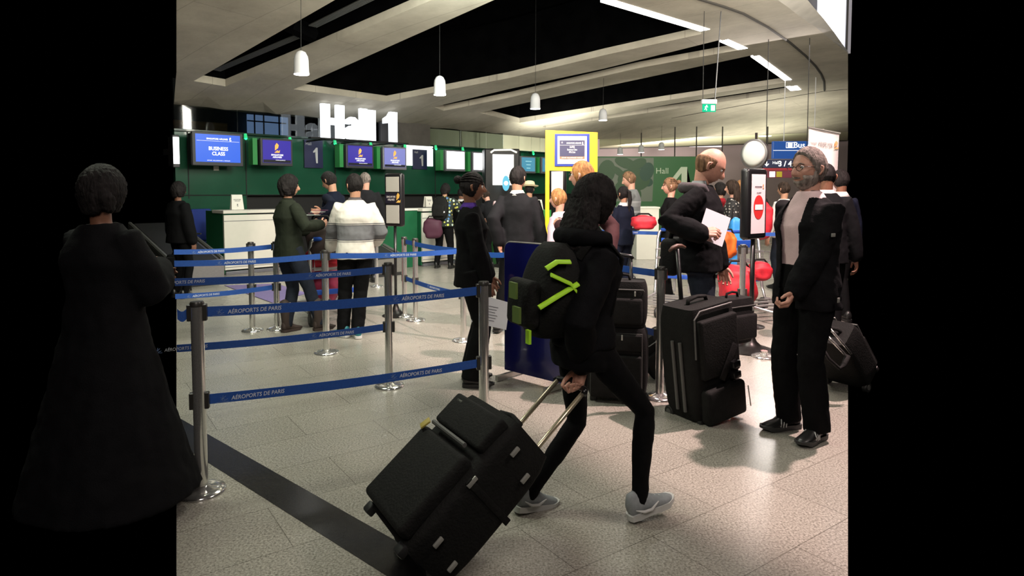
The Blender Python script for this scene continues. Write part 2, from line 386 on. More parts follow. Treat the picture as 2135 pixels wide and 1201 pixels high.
def person(label, x, y, rz, h=1.75, top=None, bottom=None, group=None, skin=None, hair=('short', None), fem=False, lean=0, headyaw=0, headpitch=0,
           lh=None, rh=None, lhint=(-.6, -.8, -.2), rhint=(.6, -.8, -.2), lf=None, rf=None, near=False, hem=.84, ease=.022, flare=0, collar=None,
           open_front=0, shirt=None, sleeve=1.0, shoes=None, sole=None, shoekind='shoe', stripes=None, tick=None, glasses=False, beard=None, handpose=None, hands_dir=None,
           bulk=1.0, legbulk=1.0, pel=(0, 0, 0), wr=.012, hood=None, skirt=None, scale_head=1.0, feetyaw=(6, -6), footpitch=(0, 0), z0=0, seg_legs=True, hairlen=.3, name='person', legs=True, sfac=1.0, armk=1.0, shd=(0, 0), hemflare=0, hs=1.0):
    s = h / 1.75; root_parts = []
    vb = .007 if near else .014; vc = .009 if near else .015; vh = .0035 if near else .006
    pelv = Vector((pel[0], pel[1], .95 * s + pel[2])); ln = R(lean)
    def T(p):
        q = Vector(p)
        dz = q.z - .95
        if dz > 0:
            k = min(1, dz / .12); a = ln * k
            q = Vector((q.x, q.y * math.cos(a) + math.sin(a) * dz, .95 + dz * math.cos(a) - q.y * math.sin(a)))
        return Vector((q.x * s + pel[0], q.y * s + pel[1], q.z * s + pel[2]))
    fw = .92 if fem else 1.0; fw *= bulk
    sh = [T((sx * .155 * (.93 if fem else 1.02) * (.6 + .4 * bulk), 0, 1.395 + shd[(sx + 1) // 2])) for sx in (-1, 1)]
    def tgt(v, default): return Vector(v) if v is not None else default
    hd = [tgt(lh, T((-.27 * fw, .05, .86))), tgt(rh, T((.27 * fw, .05, .86)))]
    arms = []
    for i, (a, t, hint) in enumerate(zip(sh, hd, (lhint, rhint))):
        e, w = ik(a, t, .285 * s * armk, .25 * s * armk, hint); arms.append((a, e, w))
    hips = [Vector((sx * .09 * s, 0, 0)) + pelv - Vector((0, 0, .02)) for sx in (-1, 1)]
    ft = [tgt(lf, Vector((-.11 * s, 0, .085))), tgt(rf, Vector((.11 * s, 0, .085)))]
    legp = []
    for i, (a, t) in enumerate(zip(hips, ft)):
        k, w = ik(a, t, .44 * s, .42 * s, (0, 1, .0)); legp.append((a, k, w))
    # body
    bm = nb()
    ringloft(bm, [(.86, .10 * fw, .09, 0), (.95, .145 * fw, .105, 0), (1.08, .12 * fw, .085, 0), (1.25, .14 * fw, .10, 0), (1.36, .12 * fw, .09, 0), (1.42, .08 * fw, .065, 0), (1.46, .06, .05, 0)], T)
    nk0 = T((0, 0, 1.40)); hc0 = T((0, .012, 1.632))
    hp = Euler((-R(headpitch), 0, 0)).to_matrix() ; hy = Matrix.Rotation(R(headyaw), 3, 'Z')
    HM3 = hy @ hp @ Matrix.Scale(s * .99 * scale_head, 3)
    pivot = T((0, 0, 1.53)); hc = pivot + hy @ hp @ ((hc0 - pivot) if lean == 0 else Vector((0, .012, .10)) * s)
    capsule(bm, [nk0, (nk0 + pivot) / 2, hc + HM3 @ Vector((0, -.03, -.03))], [.062 * s * (.85 if fem else 1), .055 * s * (.85 if fem else 1), .055 * s], 14)
    for (a, e, w) in arms: capsule(bm, [a, a.lerp(e, .5), e, e.lerp(w, .3), w], [.030 * s, .034 * s, .034 * s, .036 * s, .026 * s], 12)
    for (a, k, w) in legp: capsule(bm, [a, a.lerp(k, .5), k, k.lerp(w, .3), w], [q_ * s * min(1, legbulk) * .88 for q_ in (.078, .068, .05, .052, .036)], 12)
    parts = [voxel(bm, vb, 4)]
    def HMf(v): return np.asarray(v) @ np.array(HM3).T + np.array(hc)
    parts.append((HMf(HG.reshape(-1, 3)), HF))
    bm = nb()                                                        # ears
    for sx in (-1, 1):
        tube(bm, [(sx * .070, .006, -.03), (sx * .080, -.004, -.028), (sx * .088, -.014, -.008), (sx * .087, -.014, .012), (sx * .079, .002, .02), (sx * .072, .008, .01)], [.006, .008, .007, .007, .006, .005], 8)
        tube(bm, [(sx * .072, .0, -.024), (sx * .078, -.006, 0), (sx * .074, 0, .014)], [(.012, .005)] * 3, 8)
    me = bpy.data.meshes.new('e'); bm.to_mesh(me); bm.free(); parts.append((HMf(np.array([v.co[:] for v in me.vertices])), [tuple(p.vertices) for p in me.polygons])); bpy.data.meshes.remove(me)
    hp_ = handpose or (25, 25)
    for i, (a, e, w) in enumerate(arms):
        d = (w - e).normalized(); n = Vector((-1 if i == 0 else 1, 0, 0)) + Vector((0, .1, 0))
        if hands_dir and hands_dir[i]: d = Vector(hands_dir[i][0]).normalized(); n = Vector(hands_dir[i][1])
        # thumb points forward/up for a hanging arm
        t = d.cross((n - d * n.dot(d)).normalized()); pref = Vector((0, 1, .3)) if not (hands_dir and hands_dir[i] and len(hands_dir[i]) > 2) else Vector(hands_dir[i][2])
        parts.append(hand(vh, w + d * .01, d, n, 1 if t.dot(pref) > 0 else -1, curl=hp_[i], s=s * hs * (.92 if fem else 1.0)))
    root = vobj(name, merge(parts), skin or skin_w); root.location = (x, y, z0); root.rotation_euler = (0, 0, rz)
    tag(root, label, 'person', group)
    if near:
        bm = nb()
        for sx in (-1, 1):
            c = Vector(HMf([[sx * .031, .0755, .006]])[0]); bmesh.ops.create_uvsphere(bm, u_segments=16, v_segments=12, radius=.0125 * s, matrix=Matrix.Translation(c))
        e = obj('eyes', bm, eye_white, root, True); bm = nb()
        for sx in (-1, 1):
            c = Vector(HMf([[sx * .031, .0835, .006]])[0]); bmesh.ops.create_uvsphere(bm, u_segments=12, v_segments=8, radius=.0062 * s, matrix=Matrix.Translation(c))
        obj('iris', bm, eye_dark, e, True)
        bm = nb()
        for sx in (-1, 1): tube(bm, [Vector(HMf([q])[0]) for q in ((sx * .014, .091, .022), (sx * .03, .091, .028), (sx * .048, .079, .022))], [.0025, .004, .002], 6)
        obj('eyebrows', bm, hair[1] or hair_dark, root, True)
    # trousers
    if bottom and legs:
        bm = nb(); e = ease * .8
        ringloft(bm, [(.84, .15 * fw + e, .10 + e, -.005), (.93, .158 * fw + e, .108 + e, -.008), (1.0, .14 * fw + e, .095 + e, 0), (1.06, .13 * fw + e, .09 + e, 0)], T)
        for (a, k, w) in legp:
            ww = w + (w - k).normalized() * .02; lb = legbulk
            tube(bm, [a + Vector((0, 0, .03)), a.lerp(k, .35), a.lerp(k, .7), k, k.lerp(ww, .3), k.lerp(ww, .7), ww], [.092 * s * lb, .088 * s * lb, .074 * s * lb, (.063 + flare * .2) * s * lb, (.062 + flare * .4) * s * lb, (.052 + flare * .8) * s * lb, (.047 + flare) * s * lb], 16)
        vobj('trousers' if not skirt else 'skirt', voxel(bm, vc, 2, wr * .8, .09), bottom, root)
    for i in range(2):
        if shoes: shoe(root, legp[i][2], R(feetyaw[i]), R(footpitch[i]), shoes, sole or shoes, L=.275 * s * (.93 if fem else 1), kind=shoekind, stripes=stripes, tint=tick)
    # top
    def torso(bm, e, hemz, neck=1.475, wflare=0):
        w = fw; bl = []
        if hemz < .8: bl = [(hemz, .18 * w + e + wflare, .14 + e + wflare, 0), ((hemz + .88) / 2, .172 * w + e + wflare * .5, .128 + e + wflare * .5, 0)]
        elif hemz < .9: bl = [(hemz, .165 * w + e + wflare, .118 + e + wflare, 0)]
        rings = bl + [(.94, .156 * w + e, .112 + e, 0), (1.02, .144 * w + e, .102 + e, 0), (1.10, (.128 if fem else .142) * w + e, (.090 if fem else .104) + e, 0), (1.20, (.138 if fem else .150) * w + e, .102 + e, .004), (1.29, .160 * w + e, (.120 if fem else .115) + e, .006), (1.36, .150 * w + e * .8, .102 + e * .8, 0), (1.42, .112 * w + e * .6, .080 + e * .7, -.004), (neck, .062 + e * .6, .058 + e * .6, -.004)]
        ringloft(bm, rings, T)
    def sleeves(bm, e, frac):
        for i, (a, el, w) in enumerate(arms):
            c = T((0, 0, 1.40)); inner = a.lerp(T((0, 0, 1.34)), .45)
            if frac >= .99: pts = [inner, a, a.lerp(el, .5), el, el.lerp(w, .45), w - (w - el).normalized() * .012]; rs = [.03 + e * .6, .043 * s + e * .75, .046 * s + e * .85, .042 * s + e * .9, .038 * s + e, .032 * s + e * .9]
            else: pts = [inner, a, a.lerp(el, .4), a.lerp(el, frac * 2)]; rs = [.03 + e * .6, .045 * s + e * .75, .048 * s + e, .05 * s + e]
            capsule(bm, pts, rs, 16)
    if top:
        bm = nb(); torso(bm, ease, hem, wflare=hemflare); sleeves(bm, ease * sfac, sleeve)
        cutf = None
        if open_front:
            iT = lambda c: ((c[0] - pel[0]) / s, (c[1] - pel[1]) / s, (c[2] - pel[2]) / s)
            def cutf(c):
                q = iT(c); yy = q[1] - math.sin(ln) * max(0, q[2] - .95)
                return yy > .045 and abs(q[0] - open_front * .25) < open_front * (.75 + max(0, (q[2] - 1.0)) * .35) and q[2] > hem - .02 or (yy > -.3 and q[2] > 1.462)
        vf = voxel(bm, vc, 2, wr, .10, cutf); o = vobj('jacket' if hem < .88 else 'sweater', vf, top, root)
        if open_front:
            so = o.modifiers.new('thick', 'SOLIDIFY'); so.thickness = .008; so.offset = -1
    if shirt:
        bm = nb(); torso(bm, ease * .35, .9, 1.50); sleeves(bm, ease * .2, sleeve) if not top else None; vobj('shirt', voxel(bm, vc, 2, wr * .4, .08), shirt, root)
    if collar:
        bm = nb(); cn = T((0, -.004, 1.44)); k = []
        n = 24; r1 = [T(((.078) * math.cos(a), -.006 + .072 * math.sin(a), 1.452)) for a in (2 * PI * j / n + .0 for j in range(n))]; r2 = [T(((.060) * math.cos(a), -.002 + .058 * math.sin(a) , 1.505 - (.03 if math.sin(a) > .75 else 0))) for a in (2 * PI * j / n for j in range(n))]
        r3 = [T(((.094) * math.cos(a), -.008 + .088 * math.sin(a), 1.448 - (.03 if math.sin(a) > .5 else 0))) for a in (2 * PI * j / n for j in range(n))]
        A = [[bm.verts.new(p) for p in r] for r in (r1, r2, r3)]
        for a, b in ((A[0], A[1]), (A[1], A[2])):
            for j in range(n): bm.faces.new((a[j], a[(j + 1) % n], b[(j + 1) % n], b[j]))
        o = obj('collar', bm, collar, root, True); so = o.modifiers.new('t', 'SOLIDIFY'); so.thickness = .004
    if hood:
        bm = nb(); pts = []
        for a in range(-150, -29, 10): pts.append(T((.115 * math.cos(R(a)), -.005 + .105 * math.sin(R(a)), 1.475 - .02 * math.sin(R(a)))))
        pts = [T((.10, .06, 1.42))] + [T((.118 * math.cos(R(a)), -.01 + .115 * math.sin(R(a)), 1.455)) for a in range(20, -201, -20)][0:] + [T((-.10, .06, 1.42))]
        capsule(bm, pts, [.016] + [.034 + .012 * math.sin(PI * i / (len(pts) - 3)) for i in range(len(pts) - 2)] + [.016], 12)
        vobj('hood', voxel(bm, vc, 3, .008, .06), hood, root)
    # hair
    st, hm = hair
    if hm:
        v = None; hp_parts = []
        if st in ('short', 'receding', 'balding', 'crop'):
            mk = hair_mask(st); v = shell(mk, {'short': .014, 'receding': .010, 'balding': .006, 'crop': .011}[st], extra=strands(.002))
            hp_parts.append((HMf(v[0]), v[1]))
        elif st == 'buzz':
            v = shell(hair_mask('short'), .005, extra=strands(.0015)); hp_parts.append((HMf(v[0]), v[1]))
        elif st in ('long', 'bob', 'bun', 'ponytail', 'back'):
            mk = hair_mask('bob' if st in ('bob', 'long') else 'back'); v = shell(mk, .022 if st in ('bob', 'long') else .010, extra=strands(.004 if st in ('bob', 'long') else .002, 40)); hp_parts.append((HMf(v[0]), v[1]))
            bm = nb()
            if st == 'bob':
                for sx in (-1, 1): capsule(bm, [(sx * .055, -.045, .03), (sx * .072, -.035, -.03), (sx * .068, -.02, -.085)], [(.034, .05), (.030, .052), (.018, .035)], 14)
                capsule(bm, [(0, -.06, .04), (0, -.082, -.02), (0, -.07, -.095)], [.06, (.07, .04), (.06, .025)], 14)
            if st == 'long':
                n = 9
                for k in range(n):
                    a = R(205 + 130 * k / (n - 1)); cx, cy = math.cos(a), math.sin(a); L = hairlen * (1 - .12 * abs(k - n // 2) / (n / 2)) * (1 + .1 * math.sin(k * 5))
                    capsule(bm, [(cx * .062, cy * .07 - .005, .04), (cx * .085, cy * .088 - .01, -.05), (cx * .10, cy * .098 - .015, -.05 - L * .5), (cx * .095 + .01 * math.sin(k * 3), cy * .105 - .02, -.05 - L)], [.034, .034, .036, .016], 10)
            if st == 'bun':
                bmesh.ops.create_uvsphere(bm, u_segments=24, v_segments=16, radius=.036, matrix=Matrix.Translation((0, -.125, .055)) @ Matrix.Diagonal((1, .85, 1, 1)))
                capsule(bm, [(0, -.085, .045), (0, -.115, .055)], [.03, .024], 12)
            if st == 'ponytail':
                capsule(bm, [(0, -.09, .05), (0, -.135, .035), (.01, -.14, -.08), (.01, -.12, -.08 - hairlen)], [.022, .032, .036, .012], 12)
            if len(bm.verts):
                a = voxel(bm, .006 if near else .009, 2, .012, .02); hp_parts.append((HMf(a[0]), a[1]))
            else: bm.free()
        vobj('hair', merge(hp_parts), hm, root)
        if st == 'bun':                                              # braided ridges running back to the bun
            bm = nb(); x, y_, z = HG[..., 0], HG[..., 1], HG[..., 2]
            for k in range(11):
                b = R(-78 + 156 * k / 10); pts = []
                for j in range(12):
                    t = j / 11; ph = R(68 - 158 * t); r = 1.0
                    yy = .10 * math.sin(ph) ; up = math.cos(b) ; sx = math.sin(b); rad = math.cos(ph * .98)
                    pts.append(Vector((sx * .083 * max(rad, .12), yy - .008, .012 + up * .105 * max(rad, .18) + .03 * t * abs(sx))))
                tube(bm, [Vector(HMf([p])[0]) for p in pts], .0055 * s, 6)
            obj('braids', bm, hm, root, True)
    if beard:
        v = shell(beard_mask(), .009, extra=strands(.002, 60)); vobj('beard', (HMf(v[0]), v[1]), beard, root)
    if glasses:
        bm = nb()
        for sx in (-1, 1):
            tube(bm, [Vector(HMf([(sx * .033 + .024 * math.cos(a), .098, .002 + .016 * math.sin(a))])[0]) for a in [2 * PI * j / 16 for j in range(17)]], .0018 * s, 6, False)
            tube(bm, [Vector(HMf([p])[0]) for p in ((sx * .057, .097, .006), (sx * .074, .07, .008), (sx * .081, .0, .008), (sx * .08, -.02, -.005))], .002 * s, 6)
        tube(bm, [Vector(HMf([p])[0]) for p in ((-.009, .1, .006), (0, .103, .008), (.009, .1, .006))], .002 * s, 6)
        obj('glasses', bm, lens_glass, root, True)
    root['_d'] = 1; del root['_d']
    info = dict(root=root, arms=arms, legs=legp, T=T, head=hc, HMf=HMf, s=s)
    return info
def W2L(P, x, y, rz):
    d = Vector(P) - Vector((x, y, 0)); c, s = math.cos(-rz), math.sin(-rz); return Vector((d.x * c - d.y * s, d.x * s + d.y * c, d.z))

# ------------------------------------------------------------------ surfaces of the hall
WC = 20.0; WTOP = 2.78; RW = R(45); DW = Vector((math.sqrt(.5), math.sqrt(.5), 0)); NWl = Vector((math.sqrt(.5), -math.sqrt(.5), 0))
def wallp(px, off=0, z=0):            # point on the check-in wall line, off metres in front of it
    u = (px - PX0) / FPX; Y = (WC - off * math.sqrt(2)) / (1 - u); return Vector((u * Y, Y, z))
def dwall(x, y): return (x - y + WC) * .70711
def zceil(x, y): return 3.30 + 1.5 * (1 - math.exp(-max(dwall(x, y), 0) / 4.5))
def cs(px, py):
    d = ray(px, py); d = d / d.y; lo, hi = 3.0, 60.0
    f = lambda t: EYE + d.z * t - zceil(d.x * t, t)
    t = lo
    while t < hi and f(t) < 0: t += .25
    a, b = t - .25, t
    for _ in range(30):
        m = (a + b) / 2
        if f(m) < 0: a = m
        else: b = m
    return Vector((d.x * b, b, zceil(d.x * b, b)))

# floor: terrazzo slabs with joints
mf = bpy.data.materials.new('terrazzo'); mf.use_nodes = True; nt = mf.node_tree; N = nt.nodes; L = nt.links; b = N['Principled BSDF']
tc = N.new('ShaderNodeTexCoord'); mp = N.new('ShaderNodeMapping'); mp.inputs['Rotation'].default_value = (0, 0, R(-35)); mp.inputs['Location'].default_value = (.12, .16, 0); L.new(tc.outputs['Object'], mp.inputs['Vector'])
br = N.new('ShaderNodeTexBrick'); br.inputs['Scale'].default_value = 1; br.inputs['Brick Width'].default_value = .9; br.inputs['Row Height'].default_value = .42; br.inputs['Mortar Size'].default_value = .0025; br.inputs['Mortar Smooth'].default_value = .3
br.inputs['Color1'].default_value = (.90, .90, .90, 1); br.inputs['Color2'].default_value = (1, 1, 1, 1); br.inputs['Mortar'].default_value = (.45, .44, .42, 1); L.new(mp.outputs['Vector'], br.inputs['Vector'])
v1 = N.new('ShaderNodeTexNoise'); v1.inputs['Scale'].default_value = 95; v1.inputs['Detail'].default_value = 5; v1.inputs['Roughness'].default_value = .75; L.new(tc.outputs['Object'], v1.inputs['Vector'])
r1 = N.new('ShaderNodeValToRGB'); r1.color_ramp.elements[0].position = .36; r1.color_ramp.elements[0].color = (.13, .12, .10, 1); r1.color_ramp.elements[1].position = .64; r1.color_ramp.elements[1].color = (.50, .48, .42, 1)
e = r1.color_ramp.elements.new(.5); e.color = (.33, .31, .265, 1); L.new(v1.outputs['Fac'], r1.inputs['Fac'])
v2 = N.new('ShaderNodeTexNoise'); v2.inputs['Scale'].default_value = 1.3; v2.inputs['Detail'].default_value = 5; L.new(tc.outputs['Object'], v2.inputs['Vector'])
r2 = N.new('ShaderNodeMapRange'); r2.inputs['To Min'].default_value = .86; r2.inputs['To Max'].default_value = 1.1; L.new(v2.outputs['Fac'], r2.inputs['Value'])
mx = N.new('ShaderNodeMix'); mx.data_type = 'RGBA'; mx.blend_type = 'MULTIPLY'; mx.inputs['Factor'].default_value = 1; L.new(r1.outputs['Color'], mx.inputs['A']); L.new(br.outputs['Color'], mx.inputs['B'])
vm = N.new('ShaderNodeVectorMath'); vm.operation = 'SCALE'; L.new(mx.outputs['Result'], vm.inputs[0]); L.new(r2.outputs['Result'], vm.inputs['Scale']); L.new(vm.outputs['Vector'], b.inputs['Base Color'])
b.inputs['Roughness'].default_value = .26; rr = N.new('ShaderNodeMapRange'); rr.inputs['To Min'].default_value = .17; rr.inputs['To Max'].default_value = .36; L.new(v2.outputs['Fac'], rr.inputs['Value']); L.new(rr.outputs['Result'], b.inputs['Roughness'])

XL, XR = 368, 1768                    # how far to either side the photograph shows the hall
def edge(px, Y): return Vector(((px - PX0) / FPX * Y, Y, 0))
bm = nb(); prism(bm, [(p.x, p.y) for p in (fl(XL, 1260), fl(XR, 1260), fl(XR, 470), edge(XR, 36), edge(XL, 36), fl(XL, 470))], -.06, 0)
struct(obj('floor', bm, mf))
stone_black = mat('black_granite', (.018, .018, .017), .22, noise=.5, nscale=60)
bm = nb(); A0 = fl(368, 862); A1 = fl(368, 922); B0 = fl(900, 1177); B1 = fl(800, 1222)
dA = Vector((1.365, -1.2, 0)).normalized(); s0 = fl(418, 897); s1 = fl(418, 955)
p = [s0 - dA * .32, s0 + dA * 2.2, s1 + dA * 2.0, s1 - dA * .22]
prism(bm, [(q.x, q.y) for q in p], 0, .002); struct(obj('floor_strip', bm, stone_black))

# ceiling: one vaulted concrete shell with deep openings between beams
mc = bpy.data.materials.new('board_marked_concrete'); mc.use_nodes = True; nt = mc.node_tree; N = nt.nodes; L = nt.links; b = N['Principled BSDF']; b.inputs['Roughness'].default_value = .85
tc = N.new('ShaderNodeTexCoord'); n1 = N.new('ShaderNodeTexNoise'); n1.inputs['Scale'].default_value = .9; n1.inputs['Detail'].default_value = 8; n1.inputs['Roughness'].default_value = .65; L.new(tc.outputs['Object'], n1.inputs['Vector'])
r1 = N.new('ShaderNodeValToRGB'); r1.color_ramp.elements[0].position = .3; r1.color_ramp.elements[0].color = (.36, .32, .26, 1); r1.color_ramp.elements[1].position = .7; r1.color_ramp.elements[1].color = (.56, .51, .42, 1); L.new(n1.outputs['Fac'], r1.inputs['Fac'])
mp = N.new('ShaderNodeMapping'); mp.inputs['Rotation'].default_value = (0, 0, R(35)); L.new(tc.outputs['Object'], mp.inputs['Vector'])
br = N.new('ShaderNodeTexBrick'); br.inputs['Brick Width'].default_value = 9; br.inputs['Row Height'].default_value = 1.0; br.inputs['Mortar Size'].default_value = .008; br.inputs['Scale'].default_value = 1; br.inputs['Mortar'].default_value = (.72, .72, .72, 1); br.inputs['Color1'].default_value = (1, 1, 1, 1); br.inputs['Color2'].default_value = (.93, .93, .93, 1); L.new(mp.outputs['Vector'], br.inputs['Vector'])
mx = N.new('ShaderNodeMix'); mx.data_type = 'RGBA'; mx.blend_type = 'MULTIPLY'; mx.inputs['Factor'].default_value = 1; L.new(r1.outputs['Color'], mx.inputs['A']); L.new(br.outputs['Color'], mx.inputs['B']); L.new(mx.outputs['Result'], b.inputs['Base Color'])
n3 = N.new('ShaderNodeTexNoise'); n3.inputs['Scale'].default_value = 14; n3.inputs['Detail'].default_value = 5; L.new(tc.outputs['Object'], n3.inputs['Vector']); bp = N.new('ShaderNodeBump'); bp.inputs['Strength'].default_value = .15; bp.inputs['Distance'].default_value = .02; L.new(n3.outputs['Fac'], bp.inputs['Height']); L.new(bp.outputs['Normal'], b.inputs['Normal'])
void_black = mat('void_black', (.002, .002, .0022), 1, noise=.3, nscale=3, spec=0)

def wallc(px, off): p = wallp(px, off); p.z = zceil(p.x, p.y); return p
H = [
 [(404, 169), (700, -1), (790, -52), (1040, -52), (900, 0), (640, 110), (470, 180)],
 [(612, 186), (1030, 0), (1150, -54), (1205, -30), (1256, -1), (1474, 65), (1462, 71), (1260, 115), (1060, 163), (930, 188), (806, 212)],
 [(905, 223), (1060, 186), (1260, 143), (1502, 83), (1553, 102), (1330, 142), (1060, 204), (925, 231)],
 [(1000, 235), (1060, 222), (1300, 172), (1569, 115), (1651, 170), (1350, 215), (1083, 256)],
 [(1131, 263), (1400, 217), (1647, 179), (1664, 189), (1400, 228), (1138, 266)],
]
def dens(poly, n=6):
    out = []
    for i, p in enumerate(poly):
        q = poly[(i + 1) % len(poly)]
        for k in range(n): out.append((p[0] + (q[0] - p[0]) * k / n, p[1] + (q[1] - p[1]) * k / n))
    return out
farp = [wallc(XL, -.2), wallc(600, -.2), wallc(900, -.2), wallc(1050, -.2), wallc(1140, -.2)]
rightp = [cs(x, y) for x, y in [(1250, 290), (1400, 287), (1550, 282), (1700, 277), (XR, 275)]]
nearp = [cs(x, y) for x, y in [(XR, 190), (XR, 111), (1734, 84), (1700, 56), (1667, 34), (1643, 15), (1620, -1), (1596, -30), (1580, -55), (1400, -58), (1200, -60), (1000, -60), (700, -60), (XL, -60), (XL, 60), (XL, 150)]]
outer = farp + rightp + nearp
def inpoly(x, y, P):
    c = False; n = len(P)
    for i in range(n):
        x1, y1 = P[i][0], P[i][1]; x2, y2 = P[i - 1][0], P[i - 1][1]
        if (y1 > y) != (y2 > y) and x < (x2 - x1) * (y - y1) / (y2 - y1) + x1: c = not c
    return c
holes = [[cs(x, y) for x, y in dens(h)] for h in H]
pts2, edges = [], []
def addloop(P):
    s = len(pts2); pts2.extend([Vector((p.x, p.y)) for p in P]); edges.extend([(s + i, s + (i + 1) % len(P)) for i in range(len(P))])
od = []
for i, p in enumerate(outer):
    q = outer[(i + 1) % len(outer)]
    for k in range(5): od.append(p.lerp(q, k / 5))
addloop(od)
for h in holes: addloop(h)
xs = [p.x for p in outer]; ys = [p.y for p in outer]; gx = min(xs)
while gx < max(xs):
    gy = min(ys)
    while gy < max(ys):
        if inpoly(gx, gy, od): pts2.append(Vector((gx + .01, gy)))
        gy += .8
    gx += .8
V, E, Fc, *_ = delaunay_2d_cdt(pts2, edges, [], 0, 1e-5)
bm = nb(); bv = [bm.verts.new((v.x, v.y, zceil(v.x, v.y))) for v in V]
for f in Fc:
    cx = sum(V[i].x for i in f) / 3; cy = sum(V[i].y for i in f) / 3
    if inpoly(cx, cy, od) and not any(inpoly(cx, cy, h) for h in holes):
        fc = bm.faces.new([bv[i] for i in f])
        if fc.normal.z > 0: fc.normal_flip()
bmesh.ops.delete(bm, geom=[v for v in bm.verts if not v.link_faces], context='VERTS')
for f in bm.faces: f.normal_update()
for f in list(bm.faces):
    if f.normal.z > 0: f.normal_flip()
for h in holes:                                                     # concrete cheeks of the beams
    n = len(h); lo = [bm.verts.new(p) for p in h]; hi = [bm.verts.new((p.x, p.y, p.z + .14)) for p in h]
    for k in range(n): bm.faces.new((lo[k], lo[(k + 1) % n], hi[(k + 1) % n], hi[k]))
struct(obj('ceiling', bm, mc, norm=False))
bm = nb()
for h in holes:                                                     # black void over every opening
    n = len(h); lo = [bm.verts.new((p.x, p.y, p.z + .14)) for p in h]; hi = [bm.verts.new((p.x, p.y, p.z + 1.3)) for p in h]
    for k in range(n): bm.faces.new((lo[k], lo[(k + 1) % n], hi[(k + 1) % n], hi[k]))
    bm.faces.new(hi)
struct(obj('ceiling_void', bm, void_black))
# joint line of the ring beam and edges
joint = mat('joint_dark', (.05, .045, .04), .8)
bm = nb(); ln = [cs(x, y) + Vector((0, 0, -.004)) for x, y in [(1440, -8), (1468, 0), (1510, 13), (1549, 27), (1600, 55), (1647, 88), (1680, 116), (1701, 138), (1712, 154), (1718, 169), (1719, 188)]]; tube(bm, ln, .028, 6)
struct(obj('trim_1', bm, joint))
bm = nb(); ln = [cs(x, y) + Vector((0, 0, -.004)) for x, y in [(XR - 1, 186), (1719, 190), (1640, 203), (1500, 228), (1400, 246)]]; tube(bm, ln, .008, 6)
struct(obj('trim_2', bm, joint))
# upstand along the rim of the vault and the white gallery wall above
bm = nb(); rim = nearp[1:9]
hi = [at(px, py, p.y + .45) for (px, py), p in zip(((XR, 107), (1757, 93), (1738, 66), (1718, 40), (1698, 17), (1684, 0), (1664, -30), (1650, -55)), rim)]
for i in range(len(rim) - 1): quad(bm, rim[i], rim[i + 1], hi[i + 1], hi[i])
conc = mat('fascia_concrete', (.42, .39, .35), .8, noise=.12, nscale=3)
struct(obj('trim_3', bm, conc, smooth=True))
white_panel = mat('white_panel', (.62, .60, .66), .5, noise=.04, nscale=1)
bm = nb(); p0 = at(1660, 60, 19); p1 = at(XR, 60, 17.0); slab(bm, p0, p1, 5.15, 9.5, .1); struct(obj('wall_gallery', bm, white_panel))
bm = nb(); q0 = at(1703, 60, 17.8); q1 = at(1736, 60, 17.0); slab(bm, q0, q1, 5.2, 9.5, .03); struct(obj('window_1', bm, glow('daylight_strip', (.95, .97, 1), 3.0)))
bm = nb(); q0 = at(1763, 60, 16.9); q1 = at(1765, 60, 16.85); slab(bm, q0, q1, 5.2, 9.5, .04); struct(obj('trim_4', bm, joint))
# linear lights at the ends of the openings
led = glow('linear_led', (1, .97, .92), 6)
def light_bar(a, b, label, w=.1):
    A, B = cs(*a), cs(*b); A.z -= .006; B.z -= .006
    t = thing('ceiling_light', label, 'ceiling light', A, 0, 'linear lights at the beam ends'); d = (B - A).normalized(); n = d.cross(Vector((0, 0, 1))).normalized() * w
    bm = nb(); Mx = Matrix.Translation(-A)
    q = [A - n, B - n, B + n, A + n]; lo = [bm.verts.new(p - A) for p in q]; up = [bm.verts.new(p - A + Vector((0, 0, .05))) for p in q]
    bm.faces.new(lo[::-1]); bm.faces.new(up)
    for k in range(4): bm.faces.new((lo[k], lo[(k + 1) % 4], up[(k + 1) % 4], up[k]))
    obj('diffuser', bm, led, t)
    bm = nb(); box(bm, ((B - A) / 2 + Vector((0, 0, .075))), ((B - A).length, w * 2.1, .05), d.to_track_quat('X', 'Z').to_matrix()); obj('housing', bm, mat('light_housing', (.3, .3, .3), .5), t)
light_bar((1262, 1), (1470, 63), 'long white linear light along the edge of the largest black ceiling opening')
light_bar((1508, 84), (1549, 102), 'short white linear light at the end of the narrow ceiling slot above the exit sign')
light_bar((1574, 117), (1643, 167), 'medium white linear light at the end of the triangular ceiling opening', .09)
light_bar((1650, 180), (1659, 188), 'tiny white linear light at the tip of the thinnest ceiling slot', .14)
# air diffusers in the slot
dif = mat('diffuser_metal', (.10, .10, .095), .45, metal=.3)
bm = nb()
for a, b2 in (((812, -6), (652, 70)), ((627, 88), (452, 160))):
    A, B = cs(*a), cs(*b2); d = (B - A).normalized(); n = d.cross(Vector((0, 0, 1))).normalized()
    for k in range(-2, 3):
        tube(bm, [A + n * k * .035 + Vector((0, 0, .12)), B + n * k * .035 + Vector((0, 0, .12))], .013, 4)
tag(obj('air_diffuser', bm, dif), 'slatted dark grey air diffuser running inside the black ceiling slot over the business class screen', 'air vent')
bm = nb(); A = cs(600, 70); B = cs(648, 92); tube(bm, [A + Vector((0, 0, .18)), B + Vector((0, 0, .18))], .16, 8)
tag(obj('duct', bm, void_black), 'black cross duct in the ceiling slot between two diffusers', 'duct')

